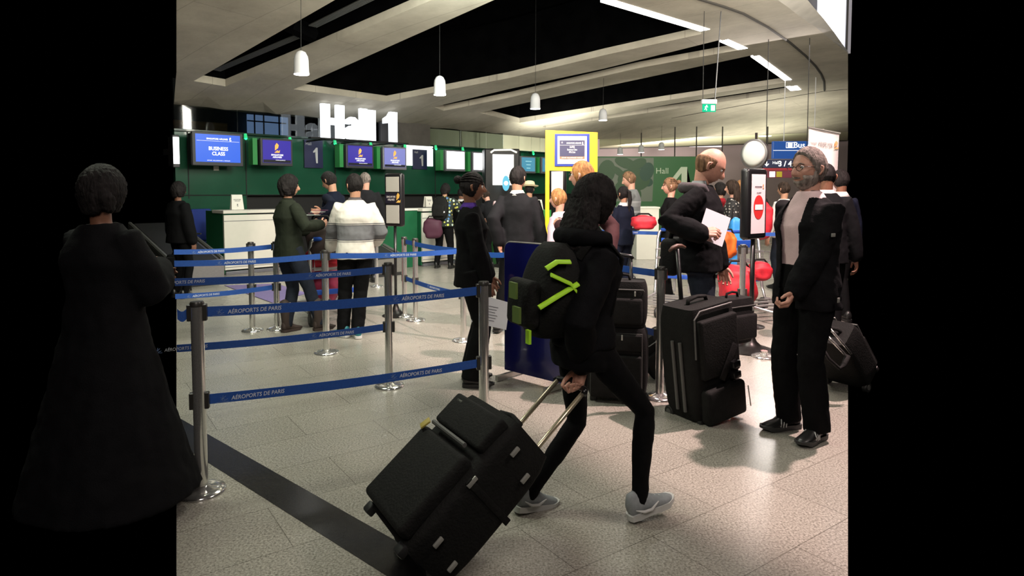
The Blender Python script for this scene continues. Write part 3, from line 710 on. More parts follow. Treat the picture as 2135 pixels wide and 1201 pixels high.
# check-in wall
def gm(n, c, rough=.22): return mat(n, c, rough, noise=.12, nscale=2, coat=.25)
green = gm('green_panel', (.012, .085, .045)); green_dk = gm('green_panel_dark', (.006, .035, .02)); green_br = mat('green_fin', (.03, .30, .07), .4)
black = mat('black_gloss', (.008, .008, .009), .3); black_m = mat('black_matt', (.012, .012, .012), .7); white_lam = mat('white_laminate', (.80, .77, .68), .35, noise=.02)
bm = nb(); wend = wallp(1225); w0 = wallp(XL)
slab(bm, w0, wend, 1.47, WTOP, .12)
struct(obj('wall_counter', bm, green))
bm = nb(); slab(bm, w0, wallp(515), 0, 1.46, .12); struct(obj('wall_counter_low', bm, green))
bm = nb(); a = wallp(515, -.15); slab(bm, a, wallp(1225, -.15), 0, 1.47, .1); struct(obj('wall_recess', bm, black_m))
bm = nb()
for px in (395, 515, 700, 908, 1085): p = wallp(px, .006); box(bm, (p.x, p.y, WTOP / 2 + .7), (.02, .01, WTOP - 1.4), Matrix.Rotation(RW, 3, 'Z'))
a = wallp(XL, .01); b_ = wallp(1225, .01); tube(bm, [(a.x, a.y, 1.47), (b_.x, b_.y, 1.47)], .012, 4)
struct(obj('trim_5', bm, black_m))
bm = nb(); slab(bm, wallp(XL, .1), wallp(1225, .1), WTOP, WTOP + .04, .3); struct(obj('trim_6', bm, green_dk))
# glazed strip above with the dark space behind it
gl = mat('dark_glass', (.30, .34, .32), .03, trans=1.0, spec=.8)
gl.node_tree.nodes['Principled BSDF'].inputs['IOR'].default_value = 1.5
for i, (a, b2) in enumerate(((XL, 500), (500, 640), (640, 780), (780, 832), (898, 962), (962, 1015), (1015, 1050))):
    bm = nb(); pa, pb = wallp(a, -.05), wallp(b2 - .8, -.05); slab(bm, pa, pb, WTOP + .04, 3.32, .01); struct(obj('window_%d' % (i + 2), bm, gl))
bm = nb(); slab(bm, wallp(XL, -2.2), wallp(845, -2.2), 1.6, 4.2, .1); struct(obj('wall_back', bm, mat('back_room_dark', (.035, .04, .04), .7, noise=.3, nscale=1)))
bm = nb(); slab(bm, wallp(XL, -2.1), wallp(478, -2.1), 2.9, 3.22, .05); struct(obj('trim_7', bm, mat('warm_wood', (.30, .15, .05), .5, noise=.3, nscale=4, stretch=(1, 1, 8))))
bm = nb(); slab(bm, wallp(520, -2.0), wallp(604, -2.0), 2.75, 3.48, .04); struct(obj('window_9', bm, glow('reflection_blue', (.30, .45, .85), .75)))  # glowing panel and its bars imitate a reflection in the glazing
bm = nb()
for px in (534, 553, 585, 612, 624, 640, 655): slab(bm, wallp(px, -1.95), wallp(px + 2.2, -1.95), 2.75, 3.5, .03)
slab(bm, wallp(520, -1.95), wallp(600, -1.95), 3.30, 3.33, .03); struct(obj('trim_8', bm, black_m))
bm = nb(); slab(bm, wallp(832, .12), wallp(898, .12), WTOP, 3.6, .5); struct(obj('pillar_1', bm, mat('pillar_grey', (.085, .075, .065), .6, noise=.15, nscale=5)))
bm = nb(); slab(bm, wallp(795, .14), wallp(832, .14), WTOP + .02, 3.32, .08); struct(obj('trim_9', bm, mat('dark_sign_backing', (.05, .05, .06), .5)))
# pale lit wall further back, the soffit and the far side of the hall
cream = mat('cream_panel', (.85, .82, .60), .6, noise=.03, nscale=1)
bm = nb(); a = at(870, 320, 24); b2 = at(1240, 320, 26); slab(bm, a, b2, 0, 3.9, .1); struct(obj('wall_cream', bm, cream))
bm = nb()
for px in (930, 962, 1000, 1082, 1108, 1126): p = at(px, 310, 24.4); box(bm, (p.x, p.y, 3.0), (.03, .03, 1.6))
struct(obj('trim_10', bm, mat('cream_joint', (.45, .43, .30), .6)))
far_wall = mat('far_wall_taupe', (.33, .27, .25), .7, noise=.1, nscale=.6)
bm = nb(); slab(bm, at(1238, 300, 33), at(XR, 300, 36 * .97), 0, 4.3, .2); struct(obj('wall_far', bm, far_wall))
sof = mat('soffit_pale', (.62, .60, .42), .7)
bm = nb(); R0 = rightp
bk = [Vector((p.x * (p.y + 5.0) / p.y, p.y + 5.0, p.z + .02)) for p in R0]
for i in range(len(R0) - 1): quad(bm, R0[i], R0[i + 1], bk[i + 1], bk[i])
struct(obj('soffit', bm, sof))
bm = nb()
for i in range(len(R0) - 1): quad(bm, bk[i], bk[i + 1], bk[i + 1] + Vector((0, 0, -.05)), bk[i] + Vector((0, 0, -.05)))
struct(obj('trim_11', bm, joint))
for i, (a, b2) in enumerate(((1438, 1506), (1345, 1380))):
    bm = nb(); slab(bm, at(a, 300, 31.5), at(b2, 300, 31.6), 3.72, 4.0, .04); struct(obj('window_%d' % (10 + i), bm, glow('far_window', (1, .92, .93), 1.6)))
bm = nb()
for px in (1337, 1407, 1452, 1506, 1600): p = at(px, 300, 23); box(bm, (p.x, p.y, 3.2), (.035, .035, 1.3))
struct(obj('trim_12', bm, joint))
for px, py in ((1423, 286), (1595, 281)):
    p = cs(px, py - 12); bm = nb(); q = at(px, py, p.y + 1.0); lathe(bm, [(.24, 0), (.26, .02)], (q.x, q.y, R0[2].z - .03), 24)
    tag(obj('downlight', bm, glow('downlight_disc', (1, .98, .85), 3)), 'round recessed downlight in the pale soffit above the ' + ('green wall panel' if px < 1500 else 'round mirror'), 'ceiling light')

bm = nb(); slab(bm, (2.64 + .566 * 2.4, 4.385 - .826 * 2.4), (2.64 - .566 * 2.6, 4.385 + .826 * 2.6), 4.0, 5.3, .25); struct(obj('shadow_beam', bm, mc))  # unseen beam added to cut the pink spot along a straight edge
bm = nb(); slab(bm, (9, -6.5), (-9, -6.5), 0, 5, .1); struct(obj('wall_behind', bm, mat('wall_behind_pale', (.75, .72, .66), .7)))
# big lettering on top of the wall
sign_white = glow('sign_white', (.86, .92, 1), 1.7, (.8, .8, .8))
def wallM(px, off, z): p = wallp(px, off); return facing((p.x, p.y, z), RW)
t = thing('hall_sign', 'big glowing white letters reading Hall 1 standing on top of the green wall', 'sign', wallp(755, .95, WTOP - .06))
inv = Matrix.Translation(-t.location)
wdt = (wallp(788, .95) - wallp(677, .95)).length
def plates(name, polys, M, th, m, parent):
    bm = nb()
    for P in polys:
        b2 = nb(); plate(b2, P, M, th); bmesh.ops.triangulate(b2, faces=b2.faces); me = bpy.data.meshes.new('p'); b2.to_mesh(me); b2.free(); bm.from_mesh(me); bpy.data.meshes.remove(me)
    return obj(name, bm, m, parent)
RECT = lambda a, b, c, d: [(a, c), (b, c), (b, d), (a, d)]
ONE = [(.0, .60), (.0, .76), (.30, .86), (.48, 1), (1, 1), (1, 0), (.46, 0), (.46, .70), (.3, .62)]
LET = [[RECT(0, .145, 0, 1), RECT(.26, .405, 0, 1), RECT(.145, .26, .40, .60)],
 [RECT(.565, .66, 0, .50), [(.43, .46), (.45, .60), (.52, .68), (.60, .68), (.655, .60), (.66, .46), (.565, .46), (.555, .54), (.53, .54), (.52, .46)], [(.425, .2), (.445, .34), (.51, .41), (.565, .42), (.565, .33), (.535, .30), (.52, .22), (.535, .13), (.565, .15), (.565, .03), (.51, -.02), (.445, .04)]],
 [RECT(.70, .838, 0, .97)], [RECT(.862, 1.0, 0, .95)]]
hs = .76
for nm, polys in zip(('letter_h', 'letter_a', 'letter_l', 'letter_l'), LET):
    plates(nm, [[((x - .5) * wdt, z * hs) for x, z in P] for P in polys], inv @ wallM(732, .95, WTOP - .03), .09, sign_white, t)
w1 = (wallp(831, .95) - wallp(804, .95)).length; plates('numeral', [[((x - .5) * w1, z * .73) for x, z in ONE]], inv @ wallM(817, .95, WTOP - .03), .09, sign_white, t)
bm = nb(); box(bm, (0, 0, .01), (2.6, .14, .03), Matrix.Rotation(RW, 3, 'Z')); obj('base_rail', bm, black_m, t)
for k in (-.9, 0, .9):
    bm = nb(); q = DW * k - NWl * .42; box(bm, (q.x, q.y, .0), (.05, .9, .03), Matrix.Rotation(RW, 3, 'Z')); obj('bracket', bm, black_m, t)

# ------------------------------------------------------------------ monitors, wall signs, green spots
bezel = mat('monitor_bezel', (.05, .05, .055), .4); silver_bz = mat('monitor_bezel_silver', (.25, .25, .28), .35, metal=.5)
gold = glow('gold_print', (1, .50, .10), .8, (.6, .3, .05)); gold_p = mat('gold_paint', (.62, .36, .08), .5); txt_w = glow('white_glow_text', (1, 1, 1), 1.0, (.8, .8, .8)); txt_white = mat('white_print', (.85, .85, .85), .5); txt_dark = mat('dark_print', (.12, .12, .14), .6)
BIRD = [[(-.05, .5), (.22, .28), (.12, -.02), (-.30, -.28), (-.12, .08), (-.28, .22)], [(-.38, -.5), (.30, -.5), (.38, -.2), (.20, -.34), (.02, -.24), (-.16, -.36)]]
def bird(M, h, m, parent, name='logo'): return plates(name, [[(x * h * .8, z * h) for x, z in P] for P in BIRD], M, .002, m, parent)
def monitor(px0, px1, py0, py1, content, label, fin=True, bz=None, off=.55):
    pc = (px0 + px1) / 2; p = wallp(pc, off); z0 = at(pc, py1, p.y).z; z1 = at(pc, py0, p.y).z; w = (wallp(px1, off) - wallp(px0, off)).length; h = z1 - z0
    t = thing('wall_monitor', label, 'monitor', (p.x, p.y, (z0 + z1) / 2), RW, 'screens along the green check-in wall'); I = Matrix()
    bm = nb(); box(bm, (0, .05, 0), (w, .1, h), None, .012); obj('housing', bm, bz or bezel, t)
    bm = nb(); box(bm, (-w * .06, .18, .0), (w * .85, .2, h * .9)); box(bm, (0, .42, 0), (.12, .34, .12)); obj('bracket', bm, black_m, t)
    col, st = content[0]; bm = nb(); box(bm, (.0, -.003, .02 * h), (w * .88, .008, h * .82)); s = obj('screen', bm, glow('screen_%s' % content[1], col, st), t)
    F = Matrix.Translation((0, -.008, 0))
    k = content[1]
    if k == 'business':
        text('lettering', 'BUSINESS\nCLASS', F @ Matrix.Translation((0, 0, -.06 * h)), txt_w, t, width=w * .38, height=h * .26, bold=.02)
        text('lettering', 'SINGAPORE AIRLINES', F @ Matrix.Translation((-.02 * w, 0, .30 * h)), txt_w, t, width=w * .42, height=h * .05, bold=.02); bird(F @ Matrix.Translation((.24 * w, -.002, .31 * h)), h * .11, txt_w, t)
        text('lettering', 'STAR ALLIANCE | GOLD', F @ Matrix.Translation((0, 0, -.345 * h)), txt_w, t, width=w * .45, height=h * .035)
        bm = nb(); box(bm, (0, -.008, .235 * h), (w * .84, .002, h * .006)); obj('rule', bm, txt_w, t)
    if k in ('airline', 'airline_pale'):
        bird(F @ Matrix.Translation((0, -.002, .16 * h)), h * .36, gold, t)
        text('lettering', 'SINGAPORE\nAIRLINES', F @ Matrix.Translation((0, 0, -.14 * h)), txt_w, t, width=w * .38, height=h * .14, bold=.02)
        bm = nb(); box(bm, (0, -.008, -.33 * h), (w * .86, .002, h * .10)); obj('banner_strip', bm, mat('screen_black', (.01, .01, .02), .4), t)
        text('lettering', 'STAR ALLIANCE', F @ Matrix.Translation((.1 * w, -.002, -.29 * h)), txt_w, t, width=w * .3, height=h * .03)
    if k == 'teal':
        for i, ww in enumerate((.4, .3, .25)): bm = nb(); box(bm, (0, -.008, (.2 - .2 * i) * h), (w * ww, .002, h * .04)); obj('text_line', bm, mat('pale_text', (.4, .7, .8), .5, emit=(.4, .8, .9), estr=.5), t)
    if fin: bm = nb(); box(bm, (-w / 2 - .12, .12, 0), (.10, .22, h * .95)); obj('side_fin', bm, green_br, t)
    return t
monitor(364, 378, 281, 349, (((1, 1, .97), 3.0), 'white'), 'white glowing screen cut by the photo edge, beside the business class screen', False)
monitor(406, 511, 276, 346, (((.02, .14, .85), 1.0), 'business'), 'large blue screen reading Business Class with the airline name above', False)
monitor(547, 613, 289, 346, (((.035, .02, .38), 1.0), 'airline'), 'purple airline screen beside the navy Hall 1 sign, nearest the business class screen', True)
monitor(724, 781, 301, 351, (((.05, .02, .5), 1.0), 'airline'), 'bright purple airline screen below the glowing letters Hall')
monitor(800, 849, 306, 354, (((.22, .24, .62), 1.0), 'airline_pale'), 'washed-out lilac airline screen below the glowing numeral 1', True, silver_bz)
monitor(930, 971, 313, 357, (((1, 1, 1), 3.2), 'white_b'), 'silver-framed white screen left of its twin, behind the woman with braids', True, silver_bz)
monitor(986, 1025, 317, 359, (((1, 1, 1), 3.2), 'white_b'), 'silver-framed white screen next to the black kiosk column', True, silver_bz)
monitor(1086, 1117, 326, 361, (((.08, .32, .45), 1.0), 'teal'), 'teal information screen above the straw hat', False, silver_bz)
monitor(1129, 1160, 328, 362, (((.06, .26, .4), 1.0), 'teal_b'), 'teal information screen half hidden behind the yellow sign', True, silver_bz)
navy = mat('navy_sign', (.015, .018, .07), .4); silver_txt = mat('silver_numeral', (.55, .55, .55), .4)
for px0, px1, py0, py1, lab in ((637, 675, 292, 350, 'navy Hall 1 sign panel between two purple airline screens'), (862, 891, 312, 353, 'smaller navy Hall 1 sign panel between the lilac screen and the white screens')):
    pc = (px0 + px1) / 2; p = wallp(pc, .05); z0 = at(pc, py1, p.y).z; z1 = at(pc, py0, p.y).z; w = (wallp(px1) - wallp(px0)).length; h = z1 - z0
    t = thing('wall_sign', lab, 'sign', (p.x, p.y, (z0 + z1) / 2), RW); bm = nb(); box(bm, (0, .01, 0), (w, .03, h)); obj('panel', bm, navy, t)
    text('lettering', 'Hall', Matrix.Translation((-w * .28, -.006, h * .36)), silver_txt, t, height=h * .10); plates('numeral', [[((x - .4) * w * .30, (z - .5) * h * .56 - .05 * h) for x, z in [(.0, .66), (.0, .76), (.30, .88), (.52, 1), (.82, 1), (.82, 0), (.5, 0), (.5, .78), (.3, .70)]]], Matrix.Translation((.04, -.010, 0)), .004, silver_txt, t)
for i, (px, py) in enumerate(((515, 284), (607, 291), (700, 296), (774, 300), (845, 304), (909, 307), (965, 311), (1111, 318))):
    p = wallp(px, .22); z = at(px, py, p.y).z; t = thing('green_spotlight', 'small green spotlight clipped to the wall top ' + ('between the business class and first airline screen', 'over the first purple airline screen', 'at the foot of the glowing letter H', 'at the foot of the glowing letters l', 'above the lilac airline screen', 'beside the bright upper wall corner', 'above the white screen behind the braided woman', 'above the teal screen')[i], 'spotlight', (p.x, p.y, z), RW, 'green spots on the wall top')
    bm = nb(); tube(bm, [(0, 0, .05), (0, -.02, -.05)], [.03, .04], 12); obj('body', bm, mat('green_spot_body', (.05, .5, .2), .3, emit=(.02, .6, .2), estr=.8), t)
    bm = nb(); bmesh.ops.create_uvsphere(bm, u_segments=10, v_segments=6, radius=.03, matrix=Matrix.Translation((0, -.025, -.05))); obj('bulb', bm, glow('green_bulb', (.02, 1, .3), 3), t)
    bm = nb(); tube(bm, [(0, .02, .02), (0, .14, -.03)], .012, 6); obj('clip', bm, black_m, t)
    l = spot('green_beam', (p.x + .02, p.y - .02, z - .06), (p.x - .12, p.y + .14, z - 1.2), 26, (.10, 1, .22), 50, .02)
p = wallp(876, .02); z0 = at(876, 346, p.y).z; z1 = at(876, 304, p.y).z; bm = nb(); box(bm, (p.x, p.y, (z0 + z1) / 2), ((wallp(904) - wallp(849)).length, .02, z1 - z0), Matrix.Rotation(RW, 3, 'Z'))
tag(obj('reflection_panel', bm, glow('reflection_panel', (.95, 1, .95), 1.6)), 'glowing panel imitating a reflection on the green wall behind the smaller Hall 1 sign', 'reflection panel')  # glow imitates a bright reflection in the glossy wall, no lamp there
# paper notice below the business screen
p = wallp(453, .02); bm = nb(); box(bm, (p.x, p.y, at(453, 350, p.y).z), (.11, .006, .11), Matrix.Rotation(RW, 3, 'Z')); tag(obj('notice', bm, white_lam), 'small white paper notice taped below the business class screen', 'notice')

# ------------------------------------------------------------------ desks
def localbox(name, t, c, s, m, bev=.006): bm = nb(); box(bm, c, s, None, bev); return obj(name, bm, m, t)
gsat = mat('green_laminate', (.012, .11, .045), .4, noise=.08); gbr = mat('green_laminate_bright', (.04, .26, .05), .4)
def desk(px, py, L, label, h=1.2, front=None, side=None, grp='check-in desks', d=.85, greenlen=.0):
    o = fl(px, py); t = thing('check_in_desk', label, 'desk', (o.x, o.y, 0), RW, grp)       # local x along the wall, y to the back
    localbox('front_panel', t, (L / 2, .03, .06 + (h - .12) / 2), (L, .05, h - .18), front or white_lam)
    localbox('worktop', t, (L / 2, .25, h - .03), (L + .04, .55, .06), white_lam)
    localbox('plinth', t, (L / 2, .05, .03), (L - .04, .08, .06), silver_bz)
    localbox('side_panel', t, (.02, d / 2 + .06, h / 2), (.04, d, h - .04), side or gsat); localbox('side_panel', t, (L - .02, d / 2 + .06, h / 2), (.04, d, h - .04), side or gsat)
    localbox('groove', t, (L / 2, .003, h - .20), (L, .006, .01), silver_bz, 0); localbox('groove', t, (L / 2, .003, .14), (L, .006, .01), silver_bz, 0)
    return t
desk(470, 574, 1.5, 'white-fronted check-in desk with dark green side, behind the barrier belts')
desk(882, 556, .9, 'white-fronted check-in desk in front of the woman in the polka dot blouse')
o = fl(882, 556); t = thing('counter_return', 'dark green counter block beside the airline sign stand', 'counter', (o.x, o.y, 0), RW)
L_ = 1.45; M45 = -L_ / 2
localbox('body', t, (-L_ / 2 - .06, .5, .58), (L_, .8, 1.16), gsat); localbox('worktop', t, (-L_ / 2 - .06, .5, 1.18), (L_ + .02, .84, .04), white_lam); localbox('plinth', t, (-L_ / 2 - .06, .5, .03), (L_ - .06, .7, .06), black_m)
o = at(1043, 480, 13.2); t = thing('check_in_desk', 'bright green check-in desk left of the yellow sign post', 'desk', (o.x, o.y, 0), R(20), 'check-in desks')
localbox('body', t, (.3, .3, .46), (.62, .6, .92), gbr); localbox('front_panel', t, (.75, .25, .56), (.22, .5, 1.12), white_lam); localbox('side_panel', t, (1.0, .25, .58), (.26, .55, 1.16), gbr); localbox('worktop', t, (.42, .3, .94), (.86, .62, .04), gbr)
# low conveyor between the desks
steel = mat('brushed_steel', (.42, .41, .38), .35, metal=.8, noise=.1, nscale=20, stretch=(1, 1, 6)); rubber = mat('rubber_belt', (.02, .02, .02), .6)
def conveyor(px, py, label, W=1.15, L=2.2, z0=.42, z1=.95):
    o = fl(px, py); t = thing('baggage_conveyor', label, 'conveyor', (o.x, o.y, 0), RW, 'baggage conveyors')
    bm = nb(); v = [(-W, 0, 0), (0, 0, 0), (0, L, 0), (-W, L, 0), (-W, 0, z0), (0, 0, z0), (0, L, z1), (-W, L, z1)]; q = [bm.verts.new(p) for p in v]
    for f in ((0, 3, 2, 1), (4, 5, 6, 7), (0, 1, 5, 4), (1, 2, 6, 5), (2, 3, 7, 6), (3, 0, 4, 7)): bm.faces.new([q[i] for i in f])
    obj('frame', bm, steel, t)
    bm = nb(); v = [(-W + .1, -.005, z0 + .004), (-.1, -.005, z0 + .004), (-.1, L, z1 + .012), (-W + .1, L, z1 + .012)]; bm.faces.new([bm.verts.new(p) for p in v]); obj('belt', bm, rubber, t)
    bm = nb(); tube(bm, [(-.03, 0, z0 + .02), (-.03, L, z1 + .02)], .03, 6); tube(bm, [(-W + .03, 0, z0 + .02), (-W + .03, L, z1 + .02)], .03, 6); obj('rail', bm, mat('rail_grey', (.12, .12, .11), .4), t)
    bm = nb(); box(bm, (-W / 2, .02, .03), (W * .8, .05, .06)); obj('plinth', bm, black_m, t)
conveyor(468, 592, 'dark sloping baggage conveyor beside the first white check-in desk', .85)
conveyor(846, 572, 'grey baggage conveyor behind the pole of the airline sign stand', 1.0, .68, .32, .5)
# chair, paper stands
blue_seat = mat('blue_fabric', (.015, .04, .26), .7)
o = at(437, 560, 13.2); t = thing('office_chair', 'blue high-backed office chair beside the first check-in desk', 'chair', (o.x, o.y, 0), R(60))
localbox('seat', t, (0, 0, .48), (.46, .46, .08), blue_seat, .03); localbox('backrest', t, (0, .24, .86), (.44, .07, .66), blue_seat, .03)
bm = nb(); tube(bm, [(0, 0, .08), (0, 0, .45)], .03, 10); obj('column', bm, steel, t)
for k in range(5):
    a = 2 * PI * k / 5; bm = nb(); tube(bm, [(0, 0, .1), (.28 * math.cos(a), .28 * math.sin(a), .06)], .02, 8); l = obj('leg', bm, black_m, t)
    bm = nb(); bmesh.ops.create_uvsphere(bm, u_segments=10, v_segments=6, radius=.03, matrix=Matrix.Translation((.28 * math.cos(a), .28 * math.sin(a), .03))); obj('caster', bm, black_m, l)
for sx in (-1, 1): bm = nb(); tube(bm, [(sx * .26, .16, .5), (sx * .27, .14, .7), (sx * .27, -.14, .7)], .018, 8); obj('armrest', bm, steel, t)
def tent(px, py, Y, w, h, label, z):
    p = at(px, py, Y); t = thing('counter_card', label, 'sign', (p.x, p.y, z), R(38), 'white cards standing on the desks')
    bm = nb(); plate(bm, [(-w / 2, 0), (w / 2, 0), (w * .42, h), (-w * .42, h)], Matrix.Rotation(R(-10), 4, 'X'), .006); obj('front', bm, white_lam, t)
    bm = nb(); plate(bm, [(-w / 2, 0), (w / 2, 0), (w * .42, h), (-w * .42, h)], Matrix.Translation((0, .13, 0)) @ Matrix.Rotation(R(8), 4, 'X'), .006); obj('back', bm, white_lam, t)
    text('lettering', 'SINGAPORE\nAIRLINES', Matrix.Rotation(R(-10), 4, 'X') @ Matrix.Translation((0, -.002, h * .62)), txt_dark, t, width=w * .6); bird(Matrix.Rotation(R(-10), 4, 'X') @ Matrix.Translation((0, -.003, h * .3)), h * .18, txt_dark, t)
tent(496, 430, 12.5, .23, .29, 'white folded airline card on the first check-in desk', 1.2)
tent(896, 420, 14.5, .19, .24, 'white folded card on the second desk by the polka dot blouse', 1.2)
tent(1127, 415, 13.4, .16, .22, 'small white folded card on the green desk by the yellow post', 1.16)
# purple mat on the floor
bm = nb(); q = [fl(468, 596), fl(575, 592), fl(640, 612), fl(568, 632)]; prism(bm, [(p.x, p.y) for p in q], .0, .008)
tag(obj('floor_mat', bm, mat('purple_carpet', (.22, .17, .36), .9, noise=.15, nscale=50)), 'purple carpet mat on the floor in front of the first check-in desk', 'mat')
# kiosk column with bright screen
p = at(1048, 400, 15.2); t = thing('kiosk_column', 'black kiosk column with a large glowing white screen and round blue sticker', 'kiosk', (p.x, p.y, 0), R(10))
localbox('body', t, (0, .3, 1.28), (.84, .5, 2.56), black, .03); localbox('screen', t, (.02, .04, 2.06), (.50, .02, .72), glow('kiosk_screen', (1, .98, .9), 3.5), .0)
bm = nb(); tube(bm, [(-.28, .02, 2.46), (-.2, .0, 2.52), (.2, .0, 2.53), (.34, .02, 2.47)], .02, 8); obj('top_lamp', bm, glow('kiosk_lamp', (1, .95, .75), 2), t)
p = at(1055, 382, 14.7); t = thing('oval_sign', 'oval pale blue sticker glowing beside the uniformed man\'s head', 'sign', (p.x, p.y, p.z), R(10))
bm = nb(); plate(bm, [(.085 * math.cos(a), .175 * math.sin(a)) for a in (2 * PI * k / 32 for k in range(32))], Matrix(), .02); obj('disc', bm, glow('oval_blue', (.12, .62, .85), 1.0), t)
bm = nb(); plate(bm, [(.05 * math.cos(a), .05 * math.sin(a)) for a in (2 * PI * k / 24 for k in range(24))], Matrix.Translation((0, -.006, 0)), .004); obj('label_patch', bm, txt_w, t)
bm = nb(); box(bm, (0, .16, 0), (.03, .3, .03)); obj('bracket', bm, black_m, t)

# ------------------------------------------------------------------ pendants
pw = mat('pendant_white', (.62, .62, .64), .35)
def pendant(px, pyb, Y, label, r=.105, h=.33, power=60):
    p = at(px, pyb, Y); zc = zceil(p.x, p.y) + (0 if Y < 19 else .06)
    t = thing('pendant_lamp', label, 'lamp', (p.x, p.y, p.z), 0, 'white bell pendants')
    bm = nb(); lathe(bm, [(r * 1.06, 0), (r * 1.06, .02), (r, .03), (r * .96, h * .6), (r * .88, h * .76), (r * .6, h * .93), (r * .2, h), (0, h)], seg=28); obj('lamp_shade', bm, pw, t, 40)
    bm = nb(); lathe(bm, [(0, -.004), (r * .98, -.004), (r * .98, .01), (0, .01)], seg=28); obj('diffuser', bm, glow('pendant_glow', (1, .99, .93), 12), t)
    bm = nb(); tube(bm, [(0, 0, h - .01), (.01, .01, zc - p.z + (1.29 if Y < 19 and any(inpoly(p.x, p.y, h_) for h_ in holes) else .01))], .004, 6); obj('cord', bm, black_m, t)
    if power: spot('pendant_beam', (p.x, p.y, p.z - .02), (p.x, p.y, 0), power, (.93, 1, .9), 120)
pendant(628.5, 155, 9.2, 'nearest white bell pendant lamp, under the air slot above the Hall 1 letters', power=90)
pendant(917, 198, 11.3, 'white bell pendant lamp hanging against the large black opening', power=90)
pendant(1116, 227, 13.6, 'white bell pendant lamp above the yellow sign, under a beam', power=110)
pendant(1257, 251, 15.6, 'white bell pendant lamp right above the yellow sign corner against the pale vault', r=.1, h=.28, power=60)
for px, py, lab in ((1293, 322, 'first of three tiny far pendants, nearest the yellow sign'), (1337, 318, 'middle one of three tiny far pendants above the leaf pattern'), (1379, 312, 'last of three tiny far pendants, nearest the word Hall')): pendant(px, py, 22.5, lab + '', r=.10, h=.26, power=0)
# exit sign
p = at(1479, 233, 11.0); t = thing('exit_sign', 'green running-man exit sign hanging from two wires under the beams', 'sign', (p.x, p.y, p.z), R(4))
localbox('housing', t, (0, .02, .17), (.26, .06, .075), pw, .006); localbox('panel', t, (0, .02, .065), (.23, .02, .13), mat('exit_green', (.005, .10, .05), .9, emit=(.01, .55, .28), estr=1.0, spec=0), .002)
bm = nb()
plate(bm, [(.02, .02), (.085, .02), (.085, .11), (.02, .11)], Matrix.Translation((.01, .006, 0)), .003)
bmesh.ops.create_uvsphere(bm, u_segments=10, v_segments=6, radius=.010, matrix=Matrix.Translation((-.045, .006, .105)))
for a, b2 in (((-.05, .095), (-.062, .06)), ((-.05, .09), (-.025, .078)), ((-.053, .09), (-.078, .078)), ((-.062, .06), (-.045, .04)), ((-.045, .04), (-.05, .022)), ((-.062, .06), (-.082, .035))): tube(bm, [(a[0], .006, a[1]), (b2[0], .006, b2[1])], .006, 6)
obj('symbol', bm, txt_w, t)
for sx in (-.11, .1): bm = nb(); tube(bm, [(sx, .02, .2), (sx + (.08 if sx > 0 else 0), .02, zceil(p.x, p.y) - p.z)], .006 if sx < 0 else .010, 6); obj('wire', bm, bezel if sx > 0 else black_m, t)

# ------------------------------------------------------------------ hall 4 wall panel, far signs
g4 = mat('hall_green', (.02, .115, .025), .5); g4l = mat('hall_green_leaf', (.015, .065, .012), .5); g4d = mat('hall_green_deep', (.003, .05, .02), .5); g4g = mat('hall_grey_green', (.13, .16, .11), .5)
Yh = 20.0; q0 = at(1240, 325, Yh); q1 = at(1475, 323, Yh); wz = at(1300, 326, Yh).z
t = thing('hall_mural', 'green wall panel reading Hall 4 with a leaf pattern', 'wall panel', (q0.x, q0.y, 0), 0); W4 = q1.x - q0.x
localbox('panel', t, (W4 / 2, .1, wz / 2), (W4, .12, wz), g4, .01)
k4 = Yh / FPX
def pz(px, py): return ((px - 1240) * k4, at(px, py, Yh).z)
bm = nb(); plate(bm, [pz(1240, 329), pz(1363, 329), pz(1363, 372), pz(1361, 420), pz(1240, 420)], Matrix.Translation((0, .035, 0)), .01); obj('pattern_ground', bm, g4g, t)
def blob(cx, cy, rx, ry, rot, m, n=20, wob=.0):
    P = []
    for i in range(n):
        a = 2 * PI * i / n; r = 1 + wob * math.sin(3 * a); x = rx * math.cos(a) * r; y = ry * math.sin(a) * r; c, s = math.cos(R(rot)), math.sin(R(rot)); P.append(pz(cx + x * c - y * s, cy + x * s + y * c))
    bm = nb(); plate(bm, P, Matrix.Translation((0, .028 - random.random() * .012, 0)), .008); obj('leaf_pattern', bm, m, t)
for a in ((1265, 358, 18, 25, 10, g4l), (1305, 340, 24, 11, 20, g4l), (1329, 342, 20, 10, -25, g4l), (1322, 375, 34, 24, 0, g4l), (1310, 400, 30, 22, 30, g4l), (1349, 358, 14, 20, 20, g4d), (1352, 380, 10, 9, 0, g4d), (1290, 358, 16, 7, 40, g4l), (1345, 400, 12, 20, 40, g4g), (1338, 345, 6, 12, 60, g4d)): blob(*a[:5], a[5])
text('lettering', 'Hall', Matrix.Translation((pz(1381, 0)[0], .03, pz(1381, 356)[1])), mat('pale_green_print', (.50, .58, .42), .5), t, width=25 * k4)
bm = nb(); P = [pz(*q) for q in ((1420, 348), (1433, 348), (1433, 380), (1440, 380), (1440, 388), (1433, 388), (1433, 402), (1421, 402), (1421, 388), (1397, 388), (1397, 378))]; plate(bm, P, Matrix.Translation((0, .03, 0)), .008)
bmesh.ops.triangulate(bm, faces=bm.faces); obj('numeral', bm, mat('pale_green_print', (.5, .58, .42), .5), t)
bm = nb(); P = [pz(*q) for q in ((1421, 361), (1421, 378), (1408, 378))]; plate(bm, P, Matrix.Translation((0, .022, 0)), .008); obj('numeral_gap', bm, g4, t)
# white counter seen beside the grey sweater
p = at(1352, 440, 14.5); t = thing('white_counter', 'white counter block against the green Hall 4 panel', 'counter', (p.x, p.y, 0), 0); localbox('body', t, (0, .3, .58), (.5, .5, 1.16), white_lam); localbox('worktop', t, (0, .3, 1.18), (.54, .54, .04), white_lam)
